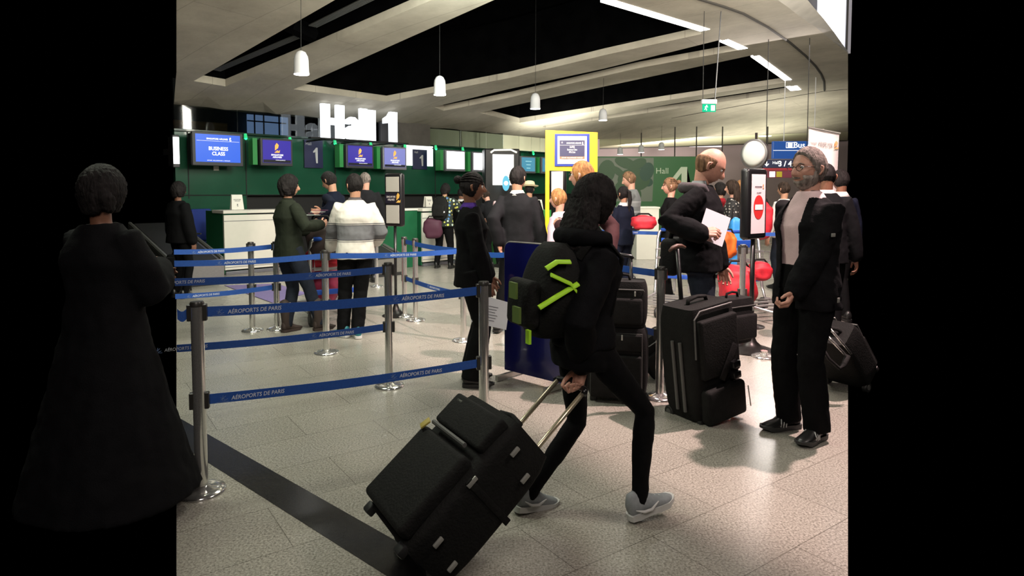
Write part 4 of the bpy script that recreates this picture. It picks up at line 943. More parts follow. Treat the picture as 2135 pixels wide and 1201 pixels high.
# blue bus sign + dark direction sign
bl = glow('sign_blue', (.012, .13, .55), .55); dn = mat('sign_navy', (.012, .015, .05), .4)
p = at(1665, 331, 17.0); t = thing('direction_sign', 'bright blue hanging sign reading Bus de', 'sign', (p.x, p.y, p.z), 0); W = 110 * 17 / FPX; Hh = 36 * 17 / FPX
localbox('panel', t, (0, 0, Hh / 2), (W, .12, Hh), bl, .01); F = Matrix.Translation((.12, -.065, Hh * .78)); text('lettering', 'Bus de', F, txt_w, t, width=.56, bold=.01)
bm = nb(); box(bm, (0, -.065, Hh * .47), (W, .006, .012)); obj('rule', bm, txt_w, t)
bm = nb(); tube(bm, [(-.36, -.066, Hh * .62), (-.16, -.066, Hh * .62), (-.16, -.066, Hh * .92), (-.36, -.066, Hh * .92), (-.36, -.066, Hh * .62)], .008, 6); box(bm, (-.26, -.066, Hh * .77), (.12, .006, .11)); obj('bus_symbol', bm, txt_w, t)
bm = nb(); tube(bm, [(-.4, 0, Hh), (-.4, 0, 2.16)], .01, 6); tube(bm, [(.4, 0, Hh), (.4, 0, 2.16)], .01, 6); obj('hanger', bm, pw, t)
p = at(1640, 350, 13.0); t = thing('direction_sign', 'navy hanging sign with a white down arrow and the numbers 3 and 4', 'sign', (p.x, p.y, p.z), 0); W = 100 * 13 / FPX; Hh = 17 * 13 / FPX
localbox('panel', t, (0, 0, Hh / 2), (W, .08, Hh), dn, .004); text('lettering', '3 / 4', Matrix.Translation((-.05, -.045, Hh / 2)), txt_w, t, height=.11, bold=.02); text('lettering', 'Hall', Matrix.Translation((-.24, -.045, Hh * .62)), txt_w, t, width=.12)
bm = nb(); tube(bm, [(-.42, -.045, .13), (-.42, -.045, .04)], .009, 6); tube(bm, [(-.46, -.045, .08), (-.42, -.045, .035), (-.38, -.045, .08)], .009, 6); obj('arrow', bm, txt_w, t)
localbox('red_band', t, (0, 0, -.03), (W, .06, .05), mat('red_band', (.25, .01, .02), .5), .002)
localbox('lower_panel', t, (0, 0, -.13), (W, .06, .14), mat('dark_red_panel', (.12, .012, .03), .5), .002)
localbox('white_pictogram', t, (-.30, -.035, -.13), (.11, .01, .11), txt_w, 0); localbox('yellow_pictogram', t, (-.16, -.035, -.13), (.11, .01, .11), glow('picto_yellow', (.9, .7, .02), .5), 0)
bm = nb(); tube(bm, [(-.42, 0, Hh), (-.42, 0, 2.72)], .008, 6); tube(bm, [(.4, 0, Hh), (.4, 0, 2.72)], .008, 6); obj('hanger', bm, black_m, t)
# roll-up banner
p = at(1712, 500, 8.0); t = thing('rollup_banner', 'white roll-up banner with a grey airline club logo behind the bearded man', 'banner', (p.x, p.y, 0), R(-6)); ban = mat('banner_fabric', (.72, .66, .65), .6)
zt = at(1712, 262, 8.0).z; bm = nb(); n = 14; rows = []
for i in range(n + 1):
    z = .06 + (zt - .1) * i / n; bow = .03 * math.sin(PI * i / n); rows.append([bm.verts.new((x, bow + .01 * math.cos(6 * x), z - (.075 if x > 0 else -.0) * (x + .18) / .36 * (i / n))) for x in (-.18, -.09, 0, .09, .18)])
for a, b2 in zip(rows, rows[1:]):
    for k in range(4): bm.faces.new((a[k], a[k + 1], b2[k + 1], b2[k]))
o = obj('fabric', bm, ban, t, True); sf = o.modifiers.new('t', 'SOLIDIFY'); sf.thickness = .004
bm = nb(); tube(bm, [(-.19, 0, zt - .02), (.19, .0, zt - .10)], .015, 8); obj('top_rail', bm, steel, t); localbox('base', t, (0, 0, .04), (.42, .16, .08), steel, .02); bm = nb(); tube(bm, [(0, .05, .06), (0, .05, zt - .1)], .01, 6); obj('support_pole', bm, steel, t)
grey_print = mat('grey_print', (.25, .23, .23), .6); orange_print = mat('orange_print', (.65, .30, .12), .6)
F = facing((.02, -.004, zt - .235), 0) @ Matrix.Rotation(R(8), 4, 'Y'); text('lettering', 'KRISFLYER', F, grey_print, t, width=.17, height=.055)
text('lettering', 'SINGAPORE\nAIRLINES', facing((-.125, -.004, zt - .215), 0) @ Matrix.Rotation(R(8), 4, 'Y'), grey_print, t, width=.085); bird(Matrix.Translation((.145, -.012, zt - .24)), .10, orange_print, t)

# ------------------------------------------------------------------ yellow sign, stands, mirror
yel = mat('yellow_paint', (.80, .48, .01), .4); royal = mat('royal_blue', (.01, .03, .25), .4)
p = at(1137, 400, 8.0); t = thing('yellow_sign', 'yellow sign panel on a yellow post with a blue-framed airline notice', 'sign', (p.x, p.y, 0), R(0))
zb = at(1190, 355, 8).z; zt = at(1190, 271, 8).z; W = 108 * 8 / FPX
localbox('post', t, (.025, .02, zb / 2), (.05, .05, zb), yel, .004)
bm = nb(); plate(bm, [(0, zb), (W, zb - .02), (W, zt - .03), (0, zt)], Matrix(), .09); obj('panel', bm, yel, t)
localbox('base', t, (.03, .03, .01), (.3, .3, .02), yel, .004)
cx = W * .51; cz = (zb + zt) / 2 + .0; localbox('frame', t, (cx, -.008, cz), (.43, .016, .40), royal, .004); localbox('sheet', t, (cx, -.018, cz), (.36, .006, .34), txt_white, 0); localbox('dark_card', t, (cx, -.022, cz + .02), (.31, .004, .20), mat('card_navy', (.03, .03, .08), .4), 0)
localbox('brown_band', t, (cx, -.024, cz - .095), (.31, .004, .03), mat('card_brown', (.22, .13, .07), .5), 0)
text('lettering', 'SINGAPORE AIRLINES', Matrix.Translation((cx + .02, -.026, cz + .085)), txt_white, t, width=.18, height=.018); bird(Matrix.Translation((cx + .13, -.026, cz + .085)), .035, txt_white, t)
text('lettering', 'SUITES\nBusiness Class\nPPS Club', Matrix.Translation((cx, -.026, cz + .005)), txt_white, t, width=.12, height=.085); localbox('rule', t, (cx, -.025, cz + .06), (.30, .002, .003), txt_white, 0)
text('lettering', 'STAR ALLIANCE GOLD', Matrix.Translation((cx, -.027, cz - .095)), txt_white, t, width=.26, height=.014)
bm = nb(); tube(bm, [(cx - .125 + .013 * math.cos(PI / 2 + 4 * PI * k / 5), -.025, cz + .09 + .013 * math.sin(PI / 2 + 4 * PI * k / 5)) for k in range(6)], .0015, 4); obj('star', bm, txt_white, t)

iron = mat('black_iron', (.02, .017, .016), .35, metal=.6)
def sign_stand(name, label, px, pyb, Y, rz, zt, zb, w, th, base_r=.2, group='black framed sign stands'):
    p = at(px, 600, Y); t = thing(name, label, 'sign stand', (p.x, p.y, 0), rz, group)
    bm = nb(); lathe(bm, [(base_r, 0), (base_r, .008), (base_r * .85, .02), (base_r * .45, .05), (base_r * .25, .09), (base_r * .14, .15), (.02, .2), (.018, .22)]); obj('base', bm, iron, t, 50)
    bm = nb(); tube(bm, [(0, 0, .2), (0, 0, zb + .02)], .018, 14); obj('pole', bm, black, t, True)
    bm = nb(); box(bm, (0, 0, (zt + zb) / 2), (w, th, zt - zb), None, .03, 3); obj('frame', bm, black, t, 40)
    return t
Y = 7.95; zt = at(825, 361, Y).z; zb = at(825, 472, Y).z
t = sign_stand('sign_stand', 'black framed airline sign stand with two grey panels beside the white sweater man', 825, 660, Y, R(-28), zt, zb, .27, .085, .17); pale = mat('grey_sheet', (.36, .34, .31), .5)
h = zt - zb; c = (zt + zb) / 2
localbox('grey_panel', t, (0, -.044, c + h * .29), (.20, .006, h * .28), pale, .002); localbox('grey_panel', t, (0, -.044, c - h * .27), (.20, .006, h * .34), pale, .002); localbox('name_strip', t, (0, -.044, c + h * .03), (.22, .004, h * .20), mat('strip_navy', (.012, .01, .02), .4), 0)
text('lettering', 'SINGAPORE\nAIRLINES', Matrix.Translation((-.02, -.048, c + h * .03)), mat('silver_print', (.45, .42, .42), .4), t, width=.14, height=.06); bird(Matrix.Translation((.09, -.048, c + h * .04)), .12, gold_p, t)
Y = 6.2; zt = at(1578, 352, Y).z; zb = at(1578, 498, Y).z
t = sign_stand('sign_stand', 'black framed stand with a red no-entry disc beside the bearded man', 1567, 735, Y, R(38), zt, zb, .33, .10, .235); h = zt - zb; c = (zt + zb) / 2
localbox('sheet', t, (.0, -.052, c), (.235, .006, h * .84), mat('poster_white', (.80, .70, .72), .5), .002)
bm = nb(); plate(bm, [(.085 * math.cos(a), c - .03 + .115 * math.sin(a)) for a in (2 * PI * k / 40 for k in range(40))], Matrix.Translation((0, -.058, 0)), .003); obj('red_disc', bm, mat('sign_red', (.62, .03, .03), .5), t)
localbox('white_bar', t, (0, -.060, c - .03), (.13, .003, .05), txt_white, 0); text('lettering', 'SINGAPORE AIRLINES', Matrix.Translation((-.01, -.058, c + h * .245)), txt_dark, t, width=.12, height=.012); bird(Matrix.Translation((.075, -.058, c + h * .25)), .045, orange_print, t); text('lettering', 'NO ENTRY', Matrix.Translation((0, -.058, c + h * .16)), txt_dark, t, width=.075)
Y = 9.3; zt = at(1160, 352, Y).z; zb = at(1160, 424, Y).z
t = sign_stand('sign_stand', 'distant black framed stand with a blank white sheet below the yellow sign', 1162, 600, Y, R(-15), zt, zb, .25, .08, .17); localbox('sheet', t, (-.0, -.043, (zt + zb) / 2), (.17, .006, (zt - zb) * .84), mat('blank_sheet', (.62, .58, .60), .5), .002)
# convex mirror on pole
p = at(1563, 700, 7.3); zc = at(1568, 321, 7.3).z; t = thing('convex_mirror', 'round tilted convex mirror above the no-entry sign stand', 'mirror', (p.x, p.y, 0), R(-52))
bm = nb(); lathe(bm, [(0, .03), (.06, .028), (.11, .02), (.155, .0)], seg=40); bmesh.ops.transform(bm, matrix=Matrix.Translation((0, 0, zc)) @ Matrix.Rotation(R(90), 4, 'X'), verts=bm.verts); obj('mirror_glass', bm, mat('mirror_glass', (.50, .53, .50), .2, metal=.15), t, True)
bm = nb(); lathe(bm, [(.155, -.05), (.168, -.04), (.168, .0), (.155, .004)], seg=40); bmesh.ops.transform(bm, matrix=Matrix.Translation((0, 0, zc)) @ Matrix.Rotation(R(90), 4, 'X'), verts=bm.verts); obj('rim', bm, mat('rim_grey', (.12, .12, .12), .4, metal=.6), t, 40)
bm = nb(); tube(bm, [(0, .05, 0), (0, .05, zc + .24)], .014, 10); obj('pole', bm, iron, t, True); bm = nb(); lathe(bm, [(.16, 0), (.16, .01), (.05, .03), (.02, .05)]); obj('base', bm, iron, t, 40)
# blue board on feet
p = fl(1052, 785); t = thing('blue_board', 'shiny dark blue display board with rounded corners beside the woman in black', 'board', (p.x, p.y, 0), R(-42)); W = .62; zt = 1.13; r = .06
P = [(0, .06), (W, .06), (W, zt)] + [(r - r * math.sin(R(a)), zt - r + r * math.cos(R(a))) for a in range(0, 91, 15)]
bm = nb(); plate(bm, P, Matrix(), .03); obj('panel', bm, mat('blue_board', (.008, .010, .11), .2, coat=.5), t)
bm = nb(); tube(bm, [(0.01, .012, .06)] + [(x, .012, z) for x, z in P[::-1][0:7]] + [(W, .012, zt)], .012, 6); obj('edge_rail', bm, steel, t)
for x in (.06, W - .06): bm = nb(); box(bm, (x, .015, .03), (.03, .35, .04)); obj('foot', bm, steel, t)
bm = nb(); tube(bm, [(W + .01, .012, .02), (W + .01, .012, zt)], .018, 8); obj('side_post', bm, steel, t)

# ------------------------------------------------------------------ queue posts and belts
chrome = mat('chrome', (.80, .79, .76), .15, metal=.86); cap_b = mat('post_cap', (.03, .028, .025), .35)
belt_m = mat('belt_blue', (.012, .075, .34), .55, noise=.10, nscale=60, bump=.2, bscale=200)
def post(P, rz, label):
    t = thing('queue_post', label, 'queue post', (P.x, P.y, 0), rz, 'chrome queue posts')
    bm = nb(); lathe(bm, [(.118, 0), (.118, .006), (.112, .016), (.08, .024), (.045, .03), (.034, .038)]); obj('base', bm, chrome, t, 50)
    bm = nb(); lathe(bm, [(.031, .03), (.031, .975)], seg=28); obj('pole', bm, chrome, t, 50)
    bm = nb(); lathe(bm, [(.034, .968), (.034, .985), (.030, .992), (0, .993)], seg=28); obj('cap', bm, cap_b, t, 50)
    for z in (.935, .48):
        for s in (-1, 1): bm = nb(); box(bm, (s * .036, 0, z), (.022, .034, .085), None, .004); obj('cassette', bm, cap_b, t)
    return t
def pt(px, Y): u = (px - PX0) / FPX; return Vector((u * Y, Y, 0))
PL, PA, PB, PC = pt(405, 3.24), pt(1008, 3.97), pt(808, 5.04), pt(676, 6.1)
PD, PE, PF, PG, PH = pt(521, 7.08), pt(573, 7.16), pt(842, 7.9), pt(865, 7.66), pt(784, 10.4)
PJ, PM, PN, PO, PK = pt(1380, 4.76), pt(965, 6.6), pt(1180, 6.1), pt(1600, 5.95), pt(1551, 6.75)
for P, rz, lab in ((PL, R(15), 'chrome queue post at the photo edge holding the nearest belts, black coat beside it'), (PA, R(15), 'tall chrome queue post directly behind the big rolling suitcase'), (PB, R(8), 'chrome queue post whose base shows below the nearest top belt, beside the airline sign stand'), (PC, R(8), 'chrome queue post between the couple in green and white sweaters'),
    (PD, R(5), 'chrome queue post in front of the white check-in desk'), (PE, R(5), 'chrome queue post beside the brown boots of the green sweater woman'), (PF, R(-50), 'chrome queue post just right of the black sign stand pole'), (PG, R(-50), 'chrome queue post of the close pair, nearer the woman with braids'), (PH, 0, 'distant chrome queue post behind the white sweater man'),
    (PJ, R(-20), 'chrome queue post between the two standing black suitcases'), (PM, R(0), 'chrome queue post hidden behind the woman with braids'), (PN, R(0), 'chrome queue post hidden behind the walking woman'), (PO, 0, 'queue post whose chrome base peeks out behind the bearded man\'s leg'), (PK, 0, 'thick chrome post behind the no-entry sign stand')):
    if P in (PM, PN, PO): 
        if P is PO:
            t = thing('post_base', 'flat chrome post base peeking out behind the bearded man\'s trouser leg', 'post base', (P.x, P.y, 0)); bm = nb(); lathe(bm, [(.118, 0), (.118, .006), (.112, .016), (.08, .024), (.045, .03), (.034, .038)]); obj('base', bm, chrome, t, 50)
            bm = nb(); lathe(bm, [(.031, .03), (.031, .06)]); obj('socket', bm, chrome, t, 50)
            continue
    post(P, rz, lab)
def belt(A, B, z, label, texts=(), h=.052, sag=.004):
    d = (B - A); L = d.length; a = math.atan2(d.y, d.x); n = 12
    bm = nb(); rows = []
    for i in range(n + 1):
        x = L * i / n; dz = -sag * math.sin(PI * i / n) * 4; rows.append([bm.verts.new((x, y, zz + dz)) for y, zz in ((-.0008, -h / 2), (.0008, -h / 2), (.0008, h / 2), (-.0008, h / 2))])
    for r1, r2 in zip(rows, rows[1:]):
        for k in range(4): bm.faces.new((r1[k], r1[(k + 1) % 4], r2[(k + 1) % 4], r2[k]))
    bm.faces.new(rows[0]); bm.faces.new(rows[-1])
    o = obj('barrier_belt', bm, belt_m); o.location = (A.x, A.y, z); o.rotation_euler = (0, 0, a); tag(o, label, 'barrier belt', 'blue queue belts')
    for x, s in texts:
        dz = -sag * math.sin(PI * x / L) * 4; M = Matrix.Translation((x, -.0012, dz + .002))
        text('lettering', s, M, belt_txt, o, width=.265 * len(s) / 18, height=.021 if 'É' not in s else .027, shear=.15, bold=.008, depth=.0006)
        if 'É' in s:
            bm = nb(); x0 = -.175
            tube(bm, [(x + x0 - .03, -.0012, dz - .016), (x + x0 + .03, -.0012, dz - .016)], .0012, 4)
            for e0, e1 in (((-.008, -.006), (.018, .014)), ((-.010, .008), (.012, -.004)), ((.0, -.01), (.004, .018)), ((.006, -.012), (.026, -.002))): tube(bm, [(x + x0 + e0[0], -.0012, dz + e0[1]), (x + x0 + e1[0], -.0012, dz + e1[1])], .0016, 4)
            obj('logo', bm, belt_txt_dim, o)
    return o
belt_txt = mat('belt_print', (.62, .66, .72), .6); belt_txt_dim = mat('belt_logo_print', (.16, .24, .45), .6)
def along(A, B, px):                                                # distance along AB at which the belt crosses picture column px
    u = (px - PX0) / FPX; d = (B - A); L = d.length; d = d / L; return (u * A.y - A.x) / (d.x - u * d.y)
def shrink(A, B, a=.045, b=.045): d = (B - A).normalized(); return A + d * a, B - d * b
AP = 'AÉROPORTS DE PARIS'
def mkbelt(A, B, z, label, pxs, a=.045, b=.045, txt=AP):
    A, B = shrink(A, B, a, b); return belt(A, B, z, label, [(along(A, B, p), txt) for p in pxs])
mkbelt(PL, PA, .935, 'nearest blue belt, upper one, between the two closest queue posts', [527, 881])
mkbelt(PL, PA, .48, 'nearest blue belt, lower one, just above the black floor strip', [530, 875])
PLL = pt(363, 3.2); mkbelt(PLL, PL, .935, 'short end of upper blue belt leaving the photo beside the black coat', [], 0)
PBL = pt(360, 4.33)
mkbelt(PBL, PB, .935, 'upper blue belt from the post by the sign stand, running behind the nearest belt', [378, 693], 0)
mkbelt(PBL, PB, .48, 'lower blue belt from the post by the sign stand, crossing the teal sneakers', [380, 698], 0)
PCL = pt(360, 5.45)
mkbelt(PCL, PC, .935, 'upper blue belt crossing the green sweater woman at the hips', [498], 0)
mkbelt(PC, PM, .935, 'upper blue belt crossing the white sweater man at the waist', [840])
PEL = pt(360, 6.5)
mkbelt(PEL, PE, .935, 'farthest upper blue belt in front of the white check-in desk', [438], 0)
mkbelt(PEL, PE, .48, 'farthest lower blue belt crossing the purple mat', [425], 0)
mkbelt(PF, PM, .935, 'upper blue belt slanting from the paired posts toward the woman with braids', [])
mkbelt(PF, PM, .48, 'lower blue belt slanting down behind the woman with braids', [905])
mkbelt(PN, PJ, .935, 'upper blue belt behind the stacked black bags', [])
mkbelt(PN, PJ, .48, 'lower blue belt behind the stacked black bags', [])
Q0, Q1 = pt(1015, 6.25), pt(1058, 6.2); mkbelt(PM, Q1, .935, 'short blue belt behind the hand of the uniformed man', [], .045, 0)
Q2, Q3 = pt(1240, 9.9), pt(1640, 9.2); mkbelt(Q2, Q3, .935, 'far blue belt in front of the navy dressed woman', [1312])

# ------------------------------------------------------------------ luggage
fab = mat('black_nylon', (.005, .005, .0045), .8, spec=.25, noise=.35, nscale=25, bump=.35, bscale=90); fab2 = mat('charcoal_nylon', (.007, .0065, .0065), .8, spec=.25, noise=.3, nscale=20, bump=.3, bscale=120); rubber_w = mat('wheel_rubber', (.015, .015, .015), .5)
zipm = mat('zip_grey', (.09, .09, .085), .5); alu = mat('champagne_tube', (.60, .53, .38), .3, metal=.75); tag_y = mat('yellow_tag', (.45, .36, .08), .6); reflect = mat('reflector_silver', (.42, .42, .38), .35, metal=.4)
def part(name, parent, m, fn, sm=40): bm = nb(); fn(bm); return obj(name, bm, m, parent, sm)
def wheel(parent, c, r, w, axis='X'):
    def f(bm):
        lathe(bm, [(r * .3, -w / 2), (r * .9, -w / 2), (r, -w * .3), (r, w * .3), (r * .9, w / 2), (r * .3, w / 2)], seg=24)
        bmesh.ops.transform(bm, matrix=Matrix.Translation(c) @ (Matrix.Rotation(R(90), 4, 'Y') if axis == 'X' else Matrix.Rotation(R(90), 4, 'X')), verts=bm.verts)
    wo = part('wheel', parent, rubber_w, f)
    def g(bm):
        lathe(bm, [(0, -w * .56), (r * .5, -w * .56), (r * .5, w * .56), (0, w * .56)], seg=16)
        bmesh.ops.transform(bm, matrix=Matrix.Translation(c) @ (Matrix.Rotation(R(90), 4, 'Y') if axis == 'X' else Matrix.Rotation(R(90), 4, 'X')), verts=bm.verts)
    part('hub', wo, zipm, g)
def suitcase(name, label, M, w, d, h, ext=.35, tubes='pair', tube_m=None, style='plain', fabm=None, tube_gap=.2, topbulge=.0):
    """local: x across, front at -y, pull tubes at +y, z up the case; origin on the floor line of the wheels"""
    fm = fabm or fab; t = thing(name, label, 'suitcase'); t.matrix_world = M
    z0 = .03
    def body(bm):
        n = 10; rings = []
        for i in range(n + 1):
            z = z0 + (h - z0) * i / n; e = 1 - .10 * (abs(2 * i / n - 1) ** 6); rr = []
            for k in range(40):
                a = 2 * PI * k / 40; cx, cy = math.cos(a), math.sin(a)
                bul = 1 + .02 * math.sin(PI * i / n)
                rr.append(bm.verts.new((w / 2 * e * bul * math.copysign(abs(cx) ** .28, cx), d / 2 * e * bul * math.copysign(abs(cy) ** .28, cy), z)))
            rings.append(rr)
        for a, b in zip(rings, rings[1:]):
            for k in range(40): bm.faces.new((a[k], a[(k + 1) % 40], b[(k + 1) % 40], b[k]))
        bm.faces.new(rings[0][::-1]); bm.faces.new(rings[-1])
    part('body', t, fm, body, 60)
    def pocket(cx, cz, pw, ph, pd, yo=0): return lambda bm: box(bm, (cx, -d / 2 - pd / 2 + .012 + yo, cz), (pw, pd + .02, ph), None, min(.03, pd * .45), 4)
    def zipper(x0, x1, za, zb, y): return lambda bm: tube(bm, [(x0, y, za), (x0, y, zb), (x1, y, zb), (x1, y, za)], .005, 6)
    if style == 'big':
        part('front_pocket', t, fm, pocket(-.0, h * .36, w * .86, h * .56, .055)); part('upper_pocket', t, fm, pocket(0, h * .83, w * .86, h * .24, .035))
        part('zip_band', t, zipm, lambda bm: tube(bm, [(-w * .34, -d / 2 - .045, h * .685), (w * .30, -d / 2 - .045, h * .685)], (.010), 8))
        part('luggage_tag', t, tag_y, lambda bm: box(bm, (-w * .36, -d / 2 - .065, h * .64), (.035, .01, .05), Matrix.Rotation(R(20), 3, 'Y'), .003))
        for q in ((-w * .30, -d / 2 - .03, h * .90),): part('reflector', t, reflect, lambda bm, q=q: box(bm, q, (.05, .006, .014), None, .002))
        for y, z in ((-d * .22, h * .86), (-d * .22, h * .20), (d * .20, h * .80), (d * .2, h * .16)): part('handle_mount', t, reflect, lambda bm, y=y, z=z: box(bm, (w / 2 + .012, y, z), (.014, .018, .045), None, .004))
        part('side_buckle', t, reflect, lambda bm: box(bm, (w / 2 + .008, -d * .42, h * .56), (.008, .02, .05), None, .003))
        part('compression_strap', t, fm, lambda bm: box(bm, (w / 2 + .004, 0, h * .55), (.012, d * .95, .03), None, .003))
    elif style == 'duffel':
        part('front_pocket', t, fm, pocket(0, h * .18, w * .84, h * .30, .07)); part('front_pocket', t, fm, pocket(0, h * .66, w * .80, h * .50, .04))
        for z in (.40, .49): part('buckle', t, black, lambda bm, z=z: box(bm, (w * .2, -d / 2 - .06, h * z), (.07, .05, .05), None, .01))
        part('strap', t, fab2, lambda bm: box(bm, (w * .1, -d / 2 - .05, h * .52), (.05, .012, .26), Matrix.Rotation(R(35), 3, 'Y'), .004)); part('strap', t, fab2, lambda bm: box(bm, (-w * .05, -d / 2 - .045, h * .24), (.22, .012, .05), Matrix.Rotation(R(-12), 3, 'Y'), .004))
        for x in (-.16, .05): part('slide_rail', t, zipm, lambda bm, x=x: tube(bm, [(-w / 2 - .008, d * x, h * .12), (-w / 2 - .012, d * x, h * .72)], .012, 8))
        part('edge_piping', t, zipm, lambda bm: tube(bm, [(-w / 2 + .01, -d / 2 - .004, h * .60), (-w / 2 + .02, -d / 2 - .004, h * .93), (-w * .32, -d / 2, h * .985), (w * .38, -d / 2 , h * .985)], .006, 6))
        part('pull_tab', t, reflect, lambda bm: tube(bm, [(w * .40, -d / 2 - .085, h * .28), (w * .42, -d / 2 - .09, h * .1)], .004, 6))
    else:
        part('front_pocket', t, fm, pocket(0, h * .36, w * .84, h * .58, .035)); part('front_pocket', t, fm, pocket(0, h * .82, w * .84, h * .22, .025))
        part('zip', t, zipm, zipper(-w * .42, w * .42, h * .1, h * .94, -d / 2 - .004))
        part('zip_pull', t, reflect, lambda bm: box(bm, (w * .1, -d / 2 - .04, h * .90), (.012, .008, .04), None, .002))
    part('top_handle', t, fm, lambda bm: tube(bm, [(-.09, -.01, h - .015), (-.08, -.01, h + .028), (0, -.01, h + .04), (.08, -.01, h + .028), (.09, -.01, h - .015)], [(.012, .016)] * 5, 8), True)
    if tubes == 'pair':
        for sx in (-1, 1): part('pull_tube', t, tube_m or black, lambda bm, sx=sx: tube(bm, [(sx * tube_gap / 2, d * .42, h * .6), (sx * tube_gap / 2, d * .42, h + ext)], .0115, 10), True)
        part('grip', t, black, lambda bm: tube(bm, [(-tube_gap / 2 - .012, d * .42, h + ext - .012), (-tube_gap / 2, d * .42, h + ext + .008), (0, d * .42, h + ext + .02), (tube_gap / 2, d * .42, h + ext + .008), (tube_gap / 2 + .012, d * .42, h + ext - .012)], .015, 10), True)
    elif tubes == 'single':
        part('pull_tube', t, black, lambda bm: tube(bm, [(0, d * .42, h * .6), (0, d * .42, h + ext)], .016, 12), True)
        part('grip', t, mat('brown_grip', (.10, .05, .035), .5), lambda bm: tube(bm, [(-.075, d * .42, h + ext - .004), (-.04, d * .42, h + ext + .014), (0, d * .42, h + ext + .02), (.04, d * .42, h + ext + .014), (.075, d * .42, h + ext - .004)], [.010, .014, .016, .014, .010], 10), True)
    for sx in (-1, 1): wheel(t, (sx * (w / 2 - .03), d / 2 - .03, .035), .042, .035)
    for sx in (-1, 1): part('foot', t, rubber_w, lambda bm, sx=sx: box(bm, (sx * w * .38, -d * .4, .022), (.05, .04, .045), None, .008))
    return t
def basis(o, x, y, z): M = Matrix(((x.x, y.x, z.x, o.x), (x.y, y.y, z.y, o.y), (x.z, y.z, z.z, o.z), (0, 0, 0, 1))); return M
# the big case pulled by the walking woman
psi, tau = .532, .88; CW, CD, CH, CE, CG = .48, .29, .655, .339, .21
fd = Vector((math.cos(psi), math.sin(psi), 0)); a_z = fd * math.sin(tau) + Vector((0, 0, math.cos(tau))); a_y = fd * math.cos(tau) - Vector((0, 0, math.sin(tau))); a_x = a_y.cross(a_z)
CO = Vector((-.455, 2.515, .109)); CM = basis(CO, a_x, a_y, a_z)
big = suitcase('suitcase', 'large black soft suitcase tilted on its wheels, pulled by the walking woman', CM, CW, CD, CH, CE, 'pair', alu, 'big', tube_gap=CG)
GRIPW = CM @ Vector((0, CD * .42, CH + CE + .01))
# standing luggage
def upright(px, py, rz, tilt=0, Y=None):
    p = fl(px, py) if Y is None else pt(px, Y); return Matrix.Translation(p) @ Matrix.Rotation(rz, 4, 'Z') @ Matrix.Rotation(tilt, 4, 'Y')
suitcase('suitcase', 'black wheeled duffel suitcase with single pull tube, in front of the bald man', upright(1468, 862, R(30), R(-7)), .43, .33, .80, .36, 'single', None, 'duffel', fab)
suitcase('suitcase', 'tall black upright suitcase standing under the black cabin bag, behind the walking woman', upright(1287, 828, R(-14)), .44, .27, .55, .50, 'pair', None, 'plain', fab2, .17)
def softbag(name, label, M, w, d, h, m, cat='bag'):
    t = thing(name, label, cat); t.matrix_world = M
    def body(bm):
        n = 12; rings = []
        for i in range(n + 1):
            q = i / n; z = h * q; e = 1 - .10 * abs(2 * q - 1) ** 4 ; rings.append([bm.verts.new((w / 2 * e * math.copysign(abs(math.cos(a)) ** .35, math.cos(a)), d / 2 * (e + .06 * math.sin(PI * q)) * math.copysign(abs(math.sin(a)) ** .35, math.sin(a)), z)) for a in (2 * PI * k / 36 for k in range(36))])
        for a, b in zip(rings, rings[1:]):
            for k in range(36): bm.faces.new((a[k], a[(k + 1) % 36], b[(k + 1) % 36], b[k]))
        bm.faces.new(rings[0][::-1]); bm.faces.new(rings[-1])
    part('body', t, m, body, 60)
    part('front_pocket', t, m, lambda bm: box(bm, (0, -d / 2 - .012, h * .38), (w * .86, .05, h * .56), None, .02, 3))
    part('zip', t, zipm, lambda bm: tube(bm, [(-w * .45, -d / 2 + .01, h * .8), (-w * .44, -d / 2 - .008, h * .84), (w * .44, -d / 2 - .008, h * .84), (w * .45, -d / 2 + .01, h * .8)], .005, 6))
    part('zip_pull', t, reflect, lambda bm: box(bm, (w * .30, -d / 2 - .02, h * .76), (.012, .008, .035), None, .002))
    part('handle', t, m, lambda bm: tube(bm, [(-w * .2, 0, h - .01), (-w * .17, 0, h + .035), (0, 0, h + .045), (w * .17, 0, h + .035), (w * .2, 0, h - .01)], .010, 8), True)
    return t
PB0 = fl(1287, 828); softbag('cabin_bag', 'black cabin bag with grey zips resting on top of the tall upright suitcase', Matrix.Translation((PB0.x + .005, PB0.y - .0, .552)) @ Matrix.Rotation(R(-14), 4, 'Z'), .42, .24, .34, fab2)
LB = at(1524, 712, 5.15); softbag('laptop_case', 'black carry case held by the bald man beside the duffel suitcase', Matrix.Translation(LB) @ Matrix.Rotation(R(32), 4, 'Z'), .36, .20, .36, fab2)
p = at(1362, 752, 5.3); softbag('holdall', 'dark holdall corner showing between the chrome post and the stacked bags', Matrix.Translation((p.x + .12, 5.3, .06)) @ Matrix.Rotation(R(-35), 4, 'Y'), .30, .2, .34, fab, 'bag')
